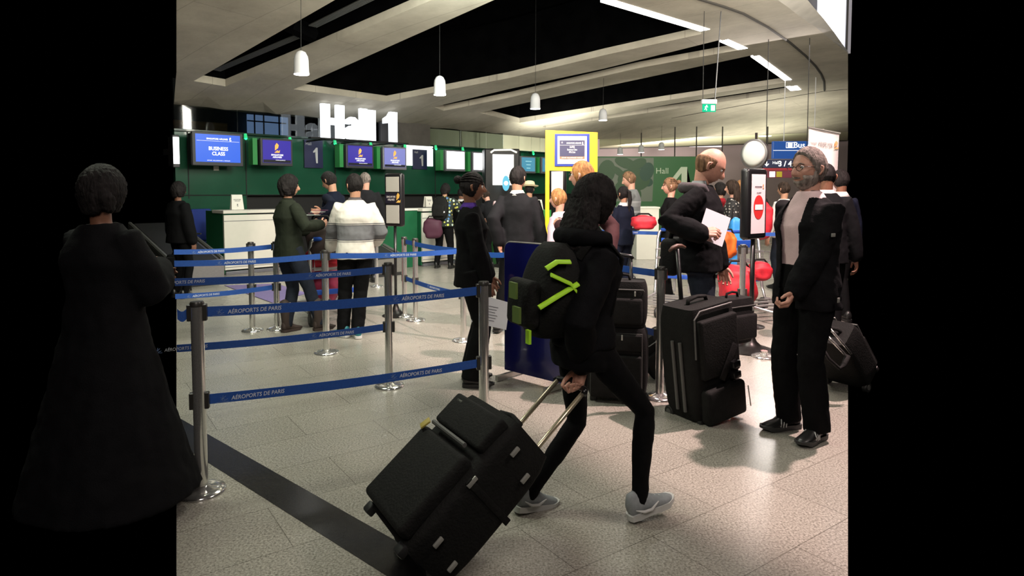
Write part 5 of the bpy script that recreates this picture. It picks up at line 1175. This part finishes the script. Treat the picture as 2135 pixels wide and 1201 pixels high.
# tilted case cut by the photo edge
fd2 = Vector((.82, .57, 0)); az2 = fd2 * math.sin(-.75) + Vector((0, 0, math.cos(.75))); ay2 = -(fd2 * math.cos(.75)) - Vector((0, 0, math.sin(.75))) ; ax2 = ay2.cross(az2)
p = at(1752, 768, 4.9); O2 = Vector((2.72, 5.05, .08))
M3 = basis(O2, ax2, ay2, az2); t = suitcase('suitcase', 'black case with two chrome rails tilted behind the bearded man at the photo edge', basis(O2 + ax2 * 0, ax2, ay2, az2), .36, .24, .56, .30, 'none', None, 'plain', fab)
iM = M3.inverted(); a0, a1 = at(1724, 677, 4.62), at(1775, 738, 4.60); b0, b1 = at(1719, 694, 4.60), at(1768, 746, 4.58)
part('rail', t, chrome, lambda bm: tube(bm, [iM @ a0, iM @ a1], .009, 8), True); part('rail', t, chrome, lambda bm: tube(bm, [iM @ b0, iM @ b1], .010, 8), True)
part('strap', t, fab2, lambda bm: tube(bm, [iM @ q for q in (at(1712, 720, 4.6), at(1728, 748, 4.58), at(1750, 768, 4.57), at(1760, 760, 4.57), at(1768, 740, 4.58))], [(.012, .02)] * 5, 8), True)
# luggage trolleys
tsil = mat('trolley_silver', (.50, .50, .50), .3, metal=.8); tblue = mat('trolley_blue', (.015, .07, .38), .4)
def trolley(x, y, rz, label):
    t = thing('baggage_trolley', label, 'trolley', (x, y, 0), rz, 'airport baggage trolleys')
    for sx in (-1, 1):
        part('side_frame', t, tsil, lambda bm, sx=sx: tube(bm, [(sx * .28, .55, .14), (sx * .29, -.35, .16), (sx * .30, -.42, .30), (sx * .30, -.50, .90), (sx * .30, -.56, .99), (sx * .27, -.58, 1.02)], .019, 10), True)
        wheel(t, (sx * .27, -.36, .085), .085, .045)
    part('platform', t, tsil, lambda bm: [box(bm, (0, y_, .16), (.54, .04, .02)) for y_ in (-.28, -.1, .1, .3, .48)])
    part('handle_bar', t, tblue, lambda bm: tube(bm, [(-.28, -.58, 1.02), (.28, -.58, 1.02)], .024, 12), True)
    part('advert_panel', t, tblue, lambda bm: box(bm, (0, -.53, .86), (.52, .02, .10), None, .005))
    part('lower_bar', t, tblue, lambda bm: box(bm, (0, -.44, .40), (.56, .02, .06), None, .005))
    part('basket', t, tsil, lambda bm: [tube(bm, [(-.25, y_, .66), (-.25, y_, .78), (.25, y_, .78), (.25, y_, .66), (-.25, y_, .66)], .008, 6) for y_ in (-.48, -.36, -.24)])
    for x_ in (-.15, .05): part('back_rail', t, tsil, lambda bm, x_=x_: box(bm, (x_, -.46, .52), (.03, .02, .66)))
    wheel(t, (0, .48, .06), .06, .04)
    return t
trolley(2.02, 8.25, R(150), 'silver and blue baggage trolley beside the stacked bags, in front of the grey sweater man')
trolley(3.15, 7.9, R(-160), 'silver and blue baggage trolley behind the no-entry sign stand, loaded with a red bag')
trolley(-2.25, 7.75, R(30), 'baggage trolley standing between the green sweater woman and the white sweater man')
red = mat('red_fabric', (.55, .015, .03), .6, noise=.3, nscale=8, bump=.4, bscale=12); red2 = mat('crimson_fabric', (.25, .01, .05), .6, noise=.3, nscale=8); orange = mat('orange_fabric', (.75, .16, .02), .6, noise=.2, nscale=8); lblue = mat('light_blue_bag', (.03, .25, .62), .5, noise=.2, nscale=6)
def lump(name, label, c, r, m, cat='bag', seed=0, rz=0):
    bm = nb(); bmesh.ops.create_uvsphere(bm, u_segments=32, v_segments=20, radius=1); rnd = random.Random(seed); ph = [rnd.uniform(0, 6) for _ in range(6)]
    for v in bm.verts:
        n_ = v.co.copy(); k = 1 + .06 * math.sin(5 * n_.x + ph[0]) * math.cos(4 * n_.z + ph[1]) + .04 * math.sin(9 * n_.z + ph[2] + 3 * n_.y)
        v.co = Vector([math.copysign(abs(q) ** .7, q) for q in n_]) * k; v.co = Vector((v.co.x * r[0], v.co.y * r[1], v.co.z * r[2]))
    t = thing(name, label, cat, c, rz); obj('body', bm, m, t, True)
    part('strap', t, fab2, lambda bm: tube(bm, [(-r[0] * .7, 0, r[2] * .8), (-r[0] * .4, 0, r[2] * 1.2), (r[0] * .4, 0, r[2] * 1.2), (r[0] * .7, 0, r[2] * .8)], .012, 8), True)
    return t
p = at(1548, 560, 7.55); lump('red_bag', 'bulging bright red bag on the trolley behind the carried laptop case', (p.x - .02, 7.65, .43), (.20, .26, .24), red, seed=1)
p = at(1518, 505, 8.2); lump('orange_bag', 'orange bag behind the white paper of the bald man', (p.x, 8.2, .86), (.10, .12, .17), orange, seed=2)
p = at(1588, 545, 8.0); lump('red_bag', 'small red bag between the black sign pole and the bearded man', (p.x, 8.05, .55), (.13, .15, .12), red, seed=3)
p = at(1534, 468, 8.9); lump('blue_bag', 'light blue shopping bag left of the no-entry sign', (p.x, 8.9, .62), (.09, .1, .60), lblue, seed=4)
p = at(1590, 440, 9.8); lump('red_backpack', 'red backpack just right of the no-entry sign', (p.x, 9.8, 1.1), (.14, .14, .28), red, seed=5)
p = at(1342, 450, 8.9); lump('red_bag', 'red bag under the hand of the grey sweater man', (p.x, 8.9, 1.12), (.17, .14, .10), red, seed=6)
lump('crimson_bag', 'crimson bag on the trolley between the green sweater and white sweater persons', (-2.3, 7.75, .42), (.20, .24, .22), red2, seed=7)
lump('crimson_bag', 'upper crimson bag seen behind the chrome post between the couple', (-2.22, 7.55, .78), (.20, .12, .13), red, seed=8)
lump('shopping_bag', 'dark brown shoulder bag hanging between the green and white sweaters', (-2.15, 7.25, 1.02), (.17, .12, .21), mat('brown_bag', (.035, .022, .02), .6, noise=.3), seed=9)
p = at(903, 482, 12.7); lump('maroon_bag', 'maroon tote bag beside the polka dot blouse', (p.x, 12.7, .82), (.19, .1, .20), mat('maroon', (.06, .012, .03), .7), seed=10)
suitcase('suitcase', 'small black upright suitcase cut by the photo edge, by the conveyor', upright(375, 608, R(20)), .34, .24, .58, .2, 'pair', None, 'plain', fab, .15)
p = at(1344, 452, 9); 
# person bags carried on shoulders are built with their owners
def backpack(owner, x, y, rz, label, m, w=.30, d=.20, h=.44, z=1.02, yo=-.15, s=1.0, green_straps=False, lean=0):
    t = thing('backpack', label, 'backpack', (x, y, 0), rz); Ml = Matrix.Translation((0, yo, z)) @ Matrix.Rotation(R(-lean), 4, 'X')
    def body(bm):
        n = 14; rings = []
        for i in range(n + 1):
            q = i / n; e = math.sin(PI * min(1, max(0, (q * .92 + .06)))) ** .32; dd = d * (1 - .25 * q); rings.append([bm.verts.new(Ml @ Vector((w / 2 * e * math.copysign(abs(math.cos(a)) ** .6, math.cos(a)), -dd / 2 + dd / 2 * e * math.copysign(abs(math.sin(a)) ** .6, math.sin(a)), h * q))) for a in (2 * PI * k / 30 for k in range(30))])
        for a, b in zip(rings, rings[1:]):
            for k in range(30): bm.faces.new((a[k], a[(k + 1) % 30], b[(k + 1) % 30], b[k]))
        bm.faces.new(rings[0][::-1]); bm.faces.new(rings[-1])
    part('body', t, m, body, 70)
    part('front_pocket', t, m, lambda bm: bmesh.ops.transform(bm, matrix=Ml, verts=box(bm, (0, -d * .98, h * .36), (w * .74, .07, h * .50), None, .03, 4)))
    return t, Ml

# ------------------------------------------------------------------ people
def cloth(n, c, noise=.18, ns=14, **k): return mat('cloth_' + n, c, .85, noise=noise, nscale=ns, bump=.2, bscale=160, spec=.12, **k)
c_black = cloth('black', (.003, .003, .0035)); c_black2 = cloth('black_coat', (.0045, .0045, .0055)); c_char = cloth('charcoal', (.009, .009, .0105)); c_navy = cloth('navy', (.006, .008, .018)); c_jean = cloth('dark_denim', (.016, .020, .030)); c_green = cloth('dark_green', (.017, .021, .014)); c_pink = cloth('pink_shirt', (.74, .54, .55), .06); c_grey = cloth('light_grey', (.30, .31, .32)); c_hood = cloth('grey_collar', (.085, .075, .08)); c_maroon = cloth('maroon_cardigan', (.045, .018, .020)); c_red = cloth('red_top', (.35, .02, .03)); c_white = cloth('white_cloth', (.62, .60, .58), .06); c_lilac = cloth('pale_lilac', (.48, .36, .42), .06); c_purple = cloth('purple_scarf', (.05, .02, .16)); c_teal = mat('teal_shoe', (.01, .16, .19), .5); s_black = mat('shoe_black', (.012, .012, .012), .35); s_grey = mat('shoe_grey', (.26, .28, .29), .6, noise=.1, nscale=60); s_white = mat('sole_white', (.55, .55, .53), .5); s_brown = mat('boot_brown', (.035, .022, .018), .7)
def banded(name, base, bands, coord='z'):
    m = bpy.data.materials.new(name); m.use_nodes = True; nt = m.node_tree; N = nt.nodes; L = nt.links; b = N['Principled BSDF']; b.inputs['Roughness'].default_value = .9
    tc = N.new('ShaderNodeTexCoord'); sp = N.new('ShaderNodeSeparateXYZ'); L.new(tc.outputs['Object'], sp.inputs[0]); r = N.new('ShaderNodeValToRGB'); r.color_ramp.interpolation = 'CONSTANT'; mr = N.new('ShaderNodeMapRange'); mr.inputs['From Min'].default_value = .8; mr.inputs['From Max'].default_value = 1.6
    L.new(sp.outputs['Z'], mr.inputs['Value']); L.new(mr.outputs['Result'], r.inputs['Fac'])
    e = r.color_ramp.elements; e[0].position = 0; e[0].color = (*base, 1); e.remove(e[1])
    for z, c in bands: q = e.new((z - .8) / .8); q.color = (*c, 1)
    L.new(r.outputs['Color'], b.inputs['Base Color']); n = N.new('ShaderNodeTexNoise'); n.inputs['Scale'].default_value = 180; L.new(tc.outputs['Object'], n.inputs['Vector']); bp = N.new('ShaderNodeBump'); bp.inputs['Strength'].default_value = .3; bp.inputs['Distance'].default_value = .004; L.new(n.outputs['Fac'], bp.inputs['Height']); L.new(bp.outputs['Normal'], b.inputs['Normal'])
    return m
W_, G_, D_ = (.62, .59, .54), (.13, .13, .14), (.07, .07, .08)
sweater_w = banded('white_sweater_grey_band', W_, [(1.02, D_), (1.028, W_), (1.036, D_), (1.044, G_), (1.19, D_), (1.198, W_), (1.206, D_), (1.214, W_)])
gA, gB = (.13, .14, .14), (.26, .27, .27); sweater_g = banded('grey_striped_sweater', gA, [(.95, gB), (.97, gA), (1.05, gB), (1.08, gA), (1.2, gB), (1.23, gA), (1.3, (.2, .21, .21)), (1.36, gB), (1.39, gA)])
def dots(name, base, cols, scale, size):
    m = bpy.data.materials.new(name); m.use_nodes = True; nt = m.node_tree; N = nt.nodes; L = nt.links; b = N['Principled BSDF']; b.inputs['Roughness'].default_value = .8
    tc = N.new('ShaderNodeTexCoord'); v = N.new('ShaderNodeTexVoronoi'); v.inputs['Scale'].default_value = scale; v.inputs['Randomness'].default_value = .5; L.new(tc.outputs['Object'], v.inputs['Vector']); lt = N.new('ShaderNodeMath'); lt.operation = 'LESS_THAN'; lt.inputs[1].default_value = size; L.new(v.outputs['Distance'], lt.inputs[0])
    sp = N.new('ShaderNodeSeparateColor'); L.new(v.outputs['Color'], sp.inputs[0]); r = N.new('ShaderNodeValToRGB'); r.color_ramp.interpolation = 'CONSTANT'; L.new(sp.outputs[0], r.inputs['Fac']); e = r.color_ramp.elements; e[0].color = (*cols[0], 1); e[0].position = 0; e.remove(e[1])
    for i, c in enumerate(cols[1:]): q = e.new((i + 1) / len(cols)); q.color = (*c, 1)
    mx = N.new('ShaderNodeMix'); mx.data_type = 'RGBA'; mx.inputs['A'].default_value = (*base, 1); L.new(lt.outputs[0], mx.inputs['Factor']); L.new(r.outputs['Color'], mx.inputs['B']); L.new(mx.outputs['Result'], b.inputs['Base Color']); return m
polka = dots('polka_blouse', (.012, .02, .015), [(.55, .60, .10), (.50, .62, .55), (.06, .16, .34), (.62, .55, .12)], 15, .36); floral = dots('floral_dress', (.012, .012, .013), [(.45, .42, .38), (.3, .28, .25)], 20, .30)
paper = mat('paper', (.72, .72, .78), .6)

def wl(P, x, y, rz): return W2L(P, x, y, rz)
# 1 walking woman
x, y, rz = .41, 3.02, R(-62)
wr_ = GRIPW + a_x * .03 + Vector((.03, .0, .10)); hl = wl(wr_, x, y, rz)
fb = wl(Vector((.085, 3.05, .085)), x, y, rz); ff = wl(Vector((.60, 2.95, .105)), x, y, rz)
I1 = person('person striding in black with long dark hair and grey sneakers, pulling the large suitcase', x, y, rz, 1.70, c_black2, c_black, hair=('long', hair_black), fem=True, near=True, lean=3, rh=hl, rhint=(.5, -.8, 0), lh=(-.19, -.02, .90), lf=fb, rf=ff, hem=.90, ease=.034, hood=c_black2, shoes=s_grey, sole=s_white, shoekind='sneaker', tick=s_white,
    handpose=(30, 70), hands_dir=(None, ((0, -.25, -1), (0, 1, -.2), (-1, .3, 0))), feetyaw=(4, -6), footpitch=(-8, 12), pel=(0, -.09, -.075), legbulk=.82, bulk=1.0, headpitch=12, hairlen=.24, armk=1.13, shd=(0, -.03), hs=1.18, skin=skin_w, wr=.016)
bp_, Ml = backpack(I1, x, y, rz, 'black backpack with bright yellow-green straps on the walking woman', fab, w=.29, d=.25, h=.42, z=.895, yo=-.17, lean=3)
neon = mat('neon_green', (.42, .80, .03), .5)
olive = mat('olive_tape', (.10, .16, .03), .7)
def bandpts(bm, P, w_): tube(bm, [Ml @ Vector(p) for p in P], [(w_, .006)] * len(P), 8)
xs_ = .156
for nm, P in (('strap', [(xs_ - .012, -.25, .15), (xs_ - .006, -.15, .205), (xs_ - .006, -.06, .25)]), ('strap', [(xs_ - .008, -.20, .29), (xs_ - .004, -.10, .25), (xs_ - .014, -.02, .17)]), ('strap', [(xs_ - .018, -.22, .315), (xs_ - .014, -.17, .345), (xs_ - .016, -.10, .345)])):
    part(nm, bp_, neon, lambda bm, P=P: tube(bm, [Ml @ Vector(p) for p in P], [(.006, .013)] * 3, 8))
part('strap', bp_, neon, lambda bm: box(bm, Ml @ Vector((.11, -.275, .02)), (.03, .012, .06)))
for q in ((.03, -.315, .21), (.07, -.315, .11)): part('tape_patch', bp_, olive, lambda bm, q=q: box(bm, Ml @ Vector(q), (.06, .012, .07)))
part('shoulder_strap', bp_, fab2, lambda bm: tube(bm, [I1['T']((.10, -.12, 1.36)), I1['T']((.115, -.02, 1.50)), I1['T']((.11, .125, 1.36)), I1['T']((.13, .06, 1.10))], [(.025, .008)] * 4, 8), True)
part('shoulder_strap', bp_, fab2, lambda bm: tube(bm, [I1['T']((-.10, -.12, 1.36)), I1['T']((-.115, -.02, 1.50)), I1['T']((-.11, .125, 1.36)), I1['T']((-.13, .06, 1.10))], [(.025, .008)] * 4, 8), True)
# 2 bearded man
x, y, rz = 1.86, 4.03, R(118)
lhw = wl(at(1655, 612, 3.86), x, y, rz)
I2 = person('person with grey beard and glasses in pink shirt and open black jacket', x, y, rz, 1.81, c_black2, c_black, hair=('crop', hair_grey), near=True, headyaw=-8, headpitch=-2, lh=lhw, lhint=(-.9, -.7, 0), rh=(.15, -.04, .97), hem=.80, ease=.038, open_front=.085, shirt=c_pink, collar=c_pink, glasses=True, beard=beard_grey,
    shoes=s_black, sole=mat('sole_dark', (.03, .03, .03), .6), stripes=s_white, handpose=(55, 30), hands_dir=(((-.1, .8, -.75), (-.8, -.5, -.3), (0, .3, 1)), None), lf=wl(Vector((1.90, 3.93, .085)), x, y, rz), rf=wl(Vector((1.81, 4.13, .085)), x, y, rz), feetyaw=(8, -14), flare=.022, legbulk=1.12, scale_head=1.08, bulk=1.04, wr=.02)
part('chest_logo', I2['root'], reflect, lambda bm: box(bm, I2['arms'][0][0].lerp(I2['arms'][0][1], .55) + Vector((-.082, .02, 0)), (.004, .035, .022), None, .001))
part('cuff_tag', I2['root'], reflect, lambda bm: box(bm, (-.235, .02, .90), (.005, .02, .03), None, .001))
# 3 bald man
x, y, rz = 1.49, 5.08, R(-112)
pw_ = at(1462, 488, 4.70); rhl = wl(pw_, x, y, rz); bagh = wl(at(1512, 590, 5.25), x, y, rz)
I3 = person('person with bald crown in black jacket looking down at a white sheet of paper', x, y, rz, 1.90, c_black2, c_jean, hair=('balding', hair_brown), near=True, headpitch=30, headyaw=6, rh=rhl, rhint=(.5, -.9, -.7), lh=bagh, lhint=(-.6, -.6, 0), hem=.86, ease=.045, hood=c_hood, collar=c_grey, shoes=s_black, handpose=(30, 60), bulk=1.06,
    hands_dir=(None, ((-.3, 1, .15), (.6, .3, .7), (-.4, 0, 1))), feetyaw=(8, -8), wr=.02, scale_head=1.1)
t = thing('sheet_of_paper', 'white folded sheet of paper held by the bald man', 'paper', at(1489, 474, 4.80)); t.rotation_euler = (R(-18), R(22), R(0))
bm = nb(); plate(bm, [(-.10, -.12), (.10, -.12), (.10, .12), (-.10, .12)], Matrix(), .002); obj('sheet', bm, paper, t)
t = thing('shoulder_bag', 'black bag hanging at the back of the bald man', 'bag', (1.30, 5.16, .93), R(-30)); part('body', t, fab, lambda bm: box(bm, (0, 0, .1), (.15, .28, .30), None, .05, 4)); part('strap', t, fab2, lambda bm: tube(bm, [(0, -.1, .22), (.05, -.08, .5), (.12, .0, .62)], [(.018, .006)] * 3, 8), True)
# 4 blonde woman
x, y, rz = .62, 5.6, R(62)
I4 = person('person with ginger-blond hair and glasses in a dark maroon cardigan behind the walking woman', x, y, rz, 1.81, c_maroon, c_black, hair=('back', hair_blond), fem=True, near=True, glasses=True, rh=wl(at(1272, 520, 5.5), x, y, rz), rhint=(1, -.5, 0), lh=wl(at(1168, 470, 5.6), x, y, rz), lhint=(-.5, -.5, -.5), hem=.86, ease=.03, shoes=s_black, handpose=(30, 40))
# 5 woman with braids
x, y, rz = -.33, 5.12, R(-84)
pp = at(1020, 608, 4.98)
I5 = person('person in black suit and purple neckerchief with braided bun, holding a printed sheet', x, y, rz, 1.70, c_black, c_black, skin=skin_b, hair=('bun', hair_black), fem=True, near=True, rh=wl(pp, x, y, rz), rhint=(.8, -.6, 0), lh=wl(at(1030, 600, 5.25), x, y, rz), hem=.82, ease=.024, collar=c_purple, shoes=s_black, sole=s_black, flare=.03, legbulk=1.1, handpose=(45, 45), bulk=1.04, hands_dir=(None, ((.1, .3, -1), (1, .1, 0), (0, 1, 0))), headpitch=2)
t = thing('printed_sheet', 'white printed sheet held low by the woman with braids', 'paper', at(1022, 652, 4.96)); t.rotation_euler = (0, R(8), R(-14))
bm = nb(); plate(bm, [(-.145, -.10), (.145, -.11), (.145, .105), (-.12, .13)], Matrix(), .002); obj('sheet', bm, paper, t)
for i in range(6): localbox('text_line', t, (-.02, -.002, .05 - .022 * i), (.16 - .02 * (i % 3), .001, .004), txt_dark, 0)
# 6 uniformed man
x, y, rz = .06, 7.1, R(-18)
I6 = person('person in charcoal uniform jacket seen from behind, with round shoulder badge', x, y, rz, 1.82, c_char, c_black, skin=skin_t, hair=('short', hair_black), near=False, hem=.80, ease=.034, lh=wl(at(1040, 505, 7.0), x, y, rz), lhint=(-.3, -1, 0), shoes=s_black, collar=c_white, lf=wl(pt(1036, 7.0) + Vector((0, 0, .085)), x, y, rz), bulk=1.05, headyaw=-14)
part('badge', I6['root'], mat('badge_grey', (.22, .15, .16), .5), lambda bm: bmesh.ops.create_uvsphere(bm, u_segments=16, v_segments=10, radius=1, matrix=Matrix.Translation(I6['arms'][0][0].lerp(I6['arms'][0][1], .22) + Vector((-.055, -.04, 0))) @ Matrix.Diagonal((.025, .03, .04, 1))))
# 7 green sweater woman
x, y, rz = -2.42, 6.95, R(-42)
person('person with black bob in dark green sweater, jeans and fur-trimmed brown boots', x, y, rz, 1.72, c_green, c_jean, skin=skin_t, hair=('bob', hair_black), fem=True, near=True, rh=wl(at(668, 468, 6.95), x, y, rz), rhint=(.9, -.2, -.8), lh=wl(at(650, 480, 7.2), x, y, rz), hem=.86, ease=.03, shoes=s_brown, shoekind='boot', bulk=1.12, legbulk=1.1, collar=c_green, headyaw=-20, lf=wl(Vector((-2.48, 7.03, .085)), x, y, rz), rf=wl(Vector((-2.10, 6.98, .085)), x, y, rz))
R7 = [o for o in bpy.data.objects if o.get('label', '').startswith('person with black bob')][0]
for o in [c for c in R7.children if c.name.startswith('boot')]:
    vs = [v.co for v in o.data.vertices]; top = max(v.z for v in vs); tv = [v for v in vs if v.z > top - .05]; cx = sum(v.x for v in tv) / len(tv); cy = sum(v.y for v in tv) / len(tv)
    part('fur_trim', o, mat('fur_trim', (.30, .27, .22), .95, bump=.8, bscale=200), lambda bm: tube(bm, [(cx + .066 * math.cos(2 * PI * k / 20), cy + .066 * math.sin(2 * PI * k / 20), top - .045) for k in range(21)], .013, 8, False), True)
# 8 white sweater man
x, y, rz = -1.66, 6.8, R(14)
person('person in white sweater with a wide grey band, black trousers and teal sneakers', x, y, rz, 1.73, sweater_w, c_black, skin=skin_t, hair=('short', hair_black), near=True, lh=wl(at(680, 560, 7.15), x, y, rz), lhint=(-.4, -1, 0), rh=(.22, .22, 1.0), rhint=(.4, -1, 0), hem=.85, ease=.04, collar=c_hood, shoes=c_teal, sole=s_white, shoekind='sneaker', bulk=1.05, legbulk=1.12, flare=.015, headyaw=30, feetyaw=(40, 8), lf=wl(pt(712, 6.78) + Vector((0, 0, .085)), x, y, rz), rf=wl(pt(742, 6.74) + Vector((0, 0, .085)), x, y, rz), wr=.02)
# 9 tall dark-haired man beyond
x, y, rz = -2.40, 8.85, R(70)
person('person with swept black hair in dark shirt leaning over papers beyond the white sweater', x, y, rz, 1.84, c_navy, c_jean, skin=skin_t, hair=('short', hair_black), headpitch=22, lean=8, lh=wl(at(668, 455, 8.5), x, y, rz), rh=wl(at(672, 440, 8.6), x, y, rz), hem=.88)
t = thing('papers', 'fanned maroon and white papers held between the couple', 'papers', at(662, 448, 7.45), R(10))
for i in range(4): localbox('sheet', t, (.03 * i - .05, -.01 * i, .018 * i), (.16, .10, .004), txt_white if i % 2 == 0 else mat('maroon_folder', (.10, .01, .05), .5), .001)
# 10 grey-haired man in long coat
x, y, rz = -2.48, 10.9, R(22)
person('person with cropped grey hair in long charcoal coat standing at the counter', x, y, rz, 1.87, c_char, c_char, skin=skin_w, hair=('buzz', hair_grey), headyaw=35, hem=.62, ease=.045, shoes=s_black, bulk=1.1)
# 11 polka dot woman
x, y, rz = -1.38, 12.9, R(-15)
person('person in black blouse with yellow and blue polka dots, leaning at the desk', x, y, rz, 1.72, polka, c_black, skin=skin_t, hair=('bob', hair_black), fem=True, sleeve=.45, rh=(.34, .42, 1.02), rhint=(1, -.3, -.2), lh=(-.1, .45, 1.05), hem=.86, ease=.04, shoes=s_black, bulk=1.2, legbulk=1.2, lean=10, headpitch=15, lf=(-.15, 0, .085), rf=(.15, 0, .085))
b_, m_ = backpack(None, x, y, rz, 'small black backpack on the woman in the polka dot blouse', fab, w=.34, d=.18, h=.46, z=.98, yo=-.12, lean=8); part('badge_patch', b_, txt_white, lambda bm: bmesh.ops.create_uvsphere(bm, u_segments=12, v_segments=8, radius=1, matrix=m_ @ Matrix.Translation((.11, -.19, .14)) @ Matrix.Diagonal((.035, .006, .022, 1))))
# 12 seated agent
x, y = pt(690, 14.6).x, 14.6
person('person seated behind the papers at the check-in counter in white collar', x, y, R(170), 1.66, c_black, c_black, skin=skin_w, hair=('back', hair_dark), fem=True, pel=(0, 0, -.38), lf=(-.12, .42, .09), rf=(.12, .42, .09), lh=(-.15, .35, 1.0), rh=(.15, .35, 1.0), collar=c_white, headpitch=15, shoes=s_black)
t = thing('stool', 'blue stool under the seated counter agent', 'stool', (x, y + .05, 0)); localbox('seat', t, (0, 0, .44), (.4, .38, .06), blue_seat, .02); bm = nb(); tube(bm, [(0, 0, 0.02), (0, 0, .42)], .03, 8); obj('column', bm, steel, t); bm = nb(); lathe(bm, [(.2, 0), (.2, .02), (.04, .04)]); obj('base', bm, steel, t)
# 13, 14, 15 at the counters
x = pt(962, 13.6).x; person('person in dark suit half hidden behind the braided bun', x, 13.6, R(-25), 1.62, c_black, c_black, skin=skin_b, hair=('short', hair_black), hem=.85, shoes=s_black, collar=c_white)
x = pt(1104, 11.8).x; I14 = person('person in black under a pale straw hat with black band', x, 11.8, R(-20), 1.70, c_black, c_black, skin=skin_t, hair=('short', hair_black), hem=.85, shoes=s_black)
hc = I14['head']; t = thing('straw_hat', 'pale straw hat with black band', 'hat', (0, 0, 0)); hw = Matrix.Translation((x, 11.8, 0)) @ Matrix.Rotation(R(-20), 4, 'Z') @ Matrix.Translation(hc + Vector((0, -.01, .055))) @ Matrix.Rotation(R(-6), 4, 'X'); t.matrix_world = hw
straw = mat('straw', (.62, .52, .33), .8, noise=.1, nscale=80); part('crown', t, straw, lambda bm: lathe(bm, [(.10, 0), (.098, .05), (.085, .09), (.05, .105), (0, .095)]), True); part('brim', t, straw, lambda bm: lathe(bm, [(.095, .002), (.13, -.006), (.165, .012), (.165, .018), (.13, 0), (.095, .008)]), True); part('band', t, black_m, lambda bm: lathe(bm, [(.103, .004), (.102, .032), (.098, .032), (.098, .004)]))
x = pt(1032, 13.2).x; person('person in dark grey jacket bending over the bright green desk', x, 13.0, R(40), 1.66, c_char, c_black, skin=skin_w, hair=('short', hair_dark), lean=28, headpitch=20, lh=(-.18, .45, .95), rh=(.18, .45, .95), shoes=s_black)
# queue in the far part of the hall
def pfar(label, px, Y, rz, h, **k): x = pt(px, Y).x; return person(label, x, Y, rz, h, **k)
pfar('person in glasses and pale grey shirt in front of the leaf pattern', 1268, 11.4, R(75), 1.77, top=c_grey, bottom=c_black, skin=skin_t, hair=('short', hair_black), glasses=True, shoes=s_black, hem=.88)
pfar('person with long black ponytail in navy top, back to the photo', 1300, 9.3, R(35), 1.62, top=c_navy, bottom=c_navy, skin=skin_t, hair=('ponytail', hair_black), fem=True, hairlen=.22, shoes=s_black, collar=c_white, rh=(.2, .3, 1.0))
pfar('tall person with short fair hair in a grey striped sweater, looking down', 1316, 10.7, R(78), 1.88, top=sweater_g, bottom=c_jean, skin=skin_w, hair=('short', hair_brown), headpitch=15, lh=(-.18, .36, 1.08), lhint=(-.9, -.9, -.2), rh=(.1, .36, 1.05), hem=.88, ease=.04, shoes=s_black, bulk=1.08)
pfar('person in glasses with tied brown hair beside the word Hall, behind the bald man', 1398, 9.0, R(82), 1.74, top=c_black, bottom=c_black, skin=skin_w, hair=('bun', hair_brown), fem=True, glasses=True, shoes=s_black)
pfar('person with long dark hair in a black floral dress left of the no-entry sign', 1527, 10.4, R(75), 1.72, top=floral, bottom=c_black, skin=skin_w, hair=('long', hair_dark), fem=True, hem=.6, ease=.03, sleeve=.5, shoes=s_black, hairlen=.25)
pfar('person with blond hair in dark clothes half hidden by the no-entry sign', 1546, 11.0, R(80), 1.74, top=c_navy, bottom=c_black, skin=skin_w, hair=('back', hair_blond), fem=True, shoes=s_black)
pfar('person in a red top with short dark hair beyond the bald man', 1502, 11.6, R(70), 1.70, top=c_red, bottom=c_jean, skin=skin_t, hair=('bob', hair_black), fem=True, shoes=s_black, lh=(-.2, .3, 1.0))
pfar('person in white top between the sign and the bearded man', 1634, 10.2, R(30), 1.70, top=c_white, bottom=c_jean, skin=skin_t, hair=('short', hair_dark), shoes=s_black, bulk=1.1)
pfar('person with shaved brown head in dark jacket behind the bearded man', 1722, 6.3, R(-20), 1.82, top=c_black2, bottom=c_black, skin=skin_b, hair=('buzz', hair_black), hem=.82, ease=.04, shoes=s_black, near=True, collar=c_white)
pfar('person with black hair and pale collar at the photo edge, farthest behind the bearded man', 1752, 7.6, R(10), 1.80, top=c_navy, bottom=c_black, skin=skin_b, hair=('short', hair_black), hem=.85, shoes=s_black, collar=c_white)
pfar('person glimpsed in pale lilac shirt behind the yellow post', 1172, 6.9, R(60), 1.58, top=c_lilac, bottom=c_black, skin=skin_w, hair=('back', hair_blond), fem=True, shoes=s_black, lean=4)
pfar('person in black clothes cut by the photo edge above the small suitcase', 372, 9.3, R(-30), 1.68, top=c_black, bottom=c_black, skin=skin_b, hair=('bob', hair_black), fem=True, shoes=s_black, ease=.05)
# long black coat at the near photo edge
x, y = -1.93, 3.02
person('person in a long black coat cut by the photo edge beside the nearest queue post', x, y, R(-20), 1.66, c_black2, c_black, skin=skin_b, hair=('bob', hair_black), near=False, hem=.10, ease=.05, bulk=1.1, shoes=s_black, fem=True, wr=.02, hemflare=.19, rh=(.05, .26, 1.15), lh=(-.05, .26, 1.1))
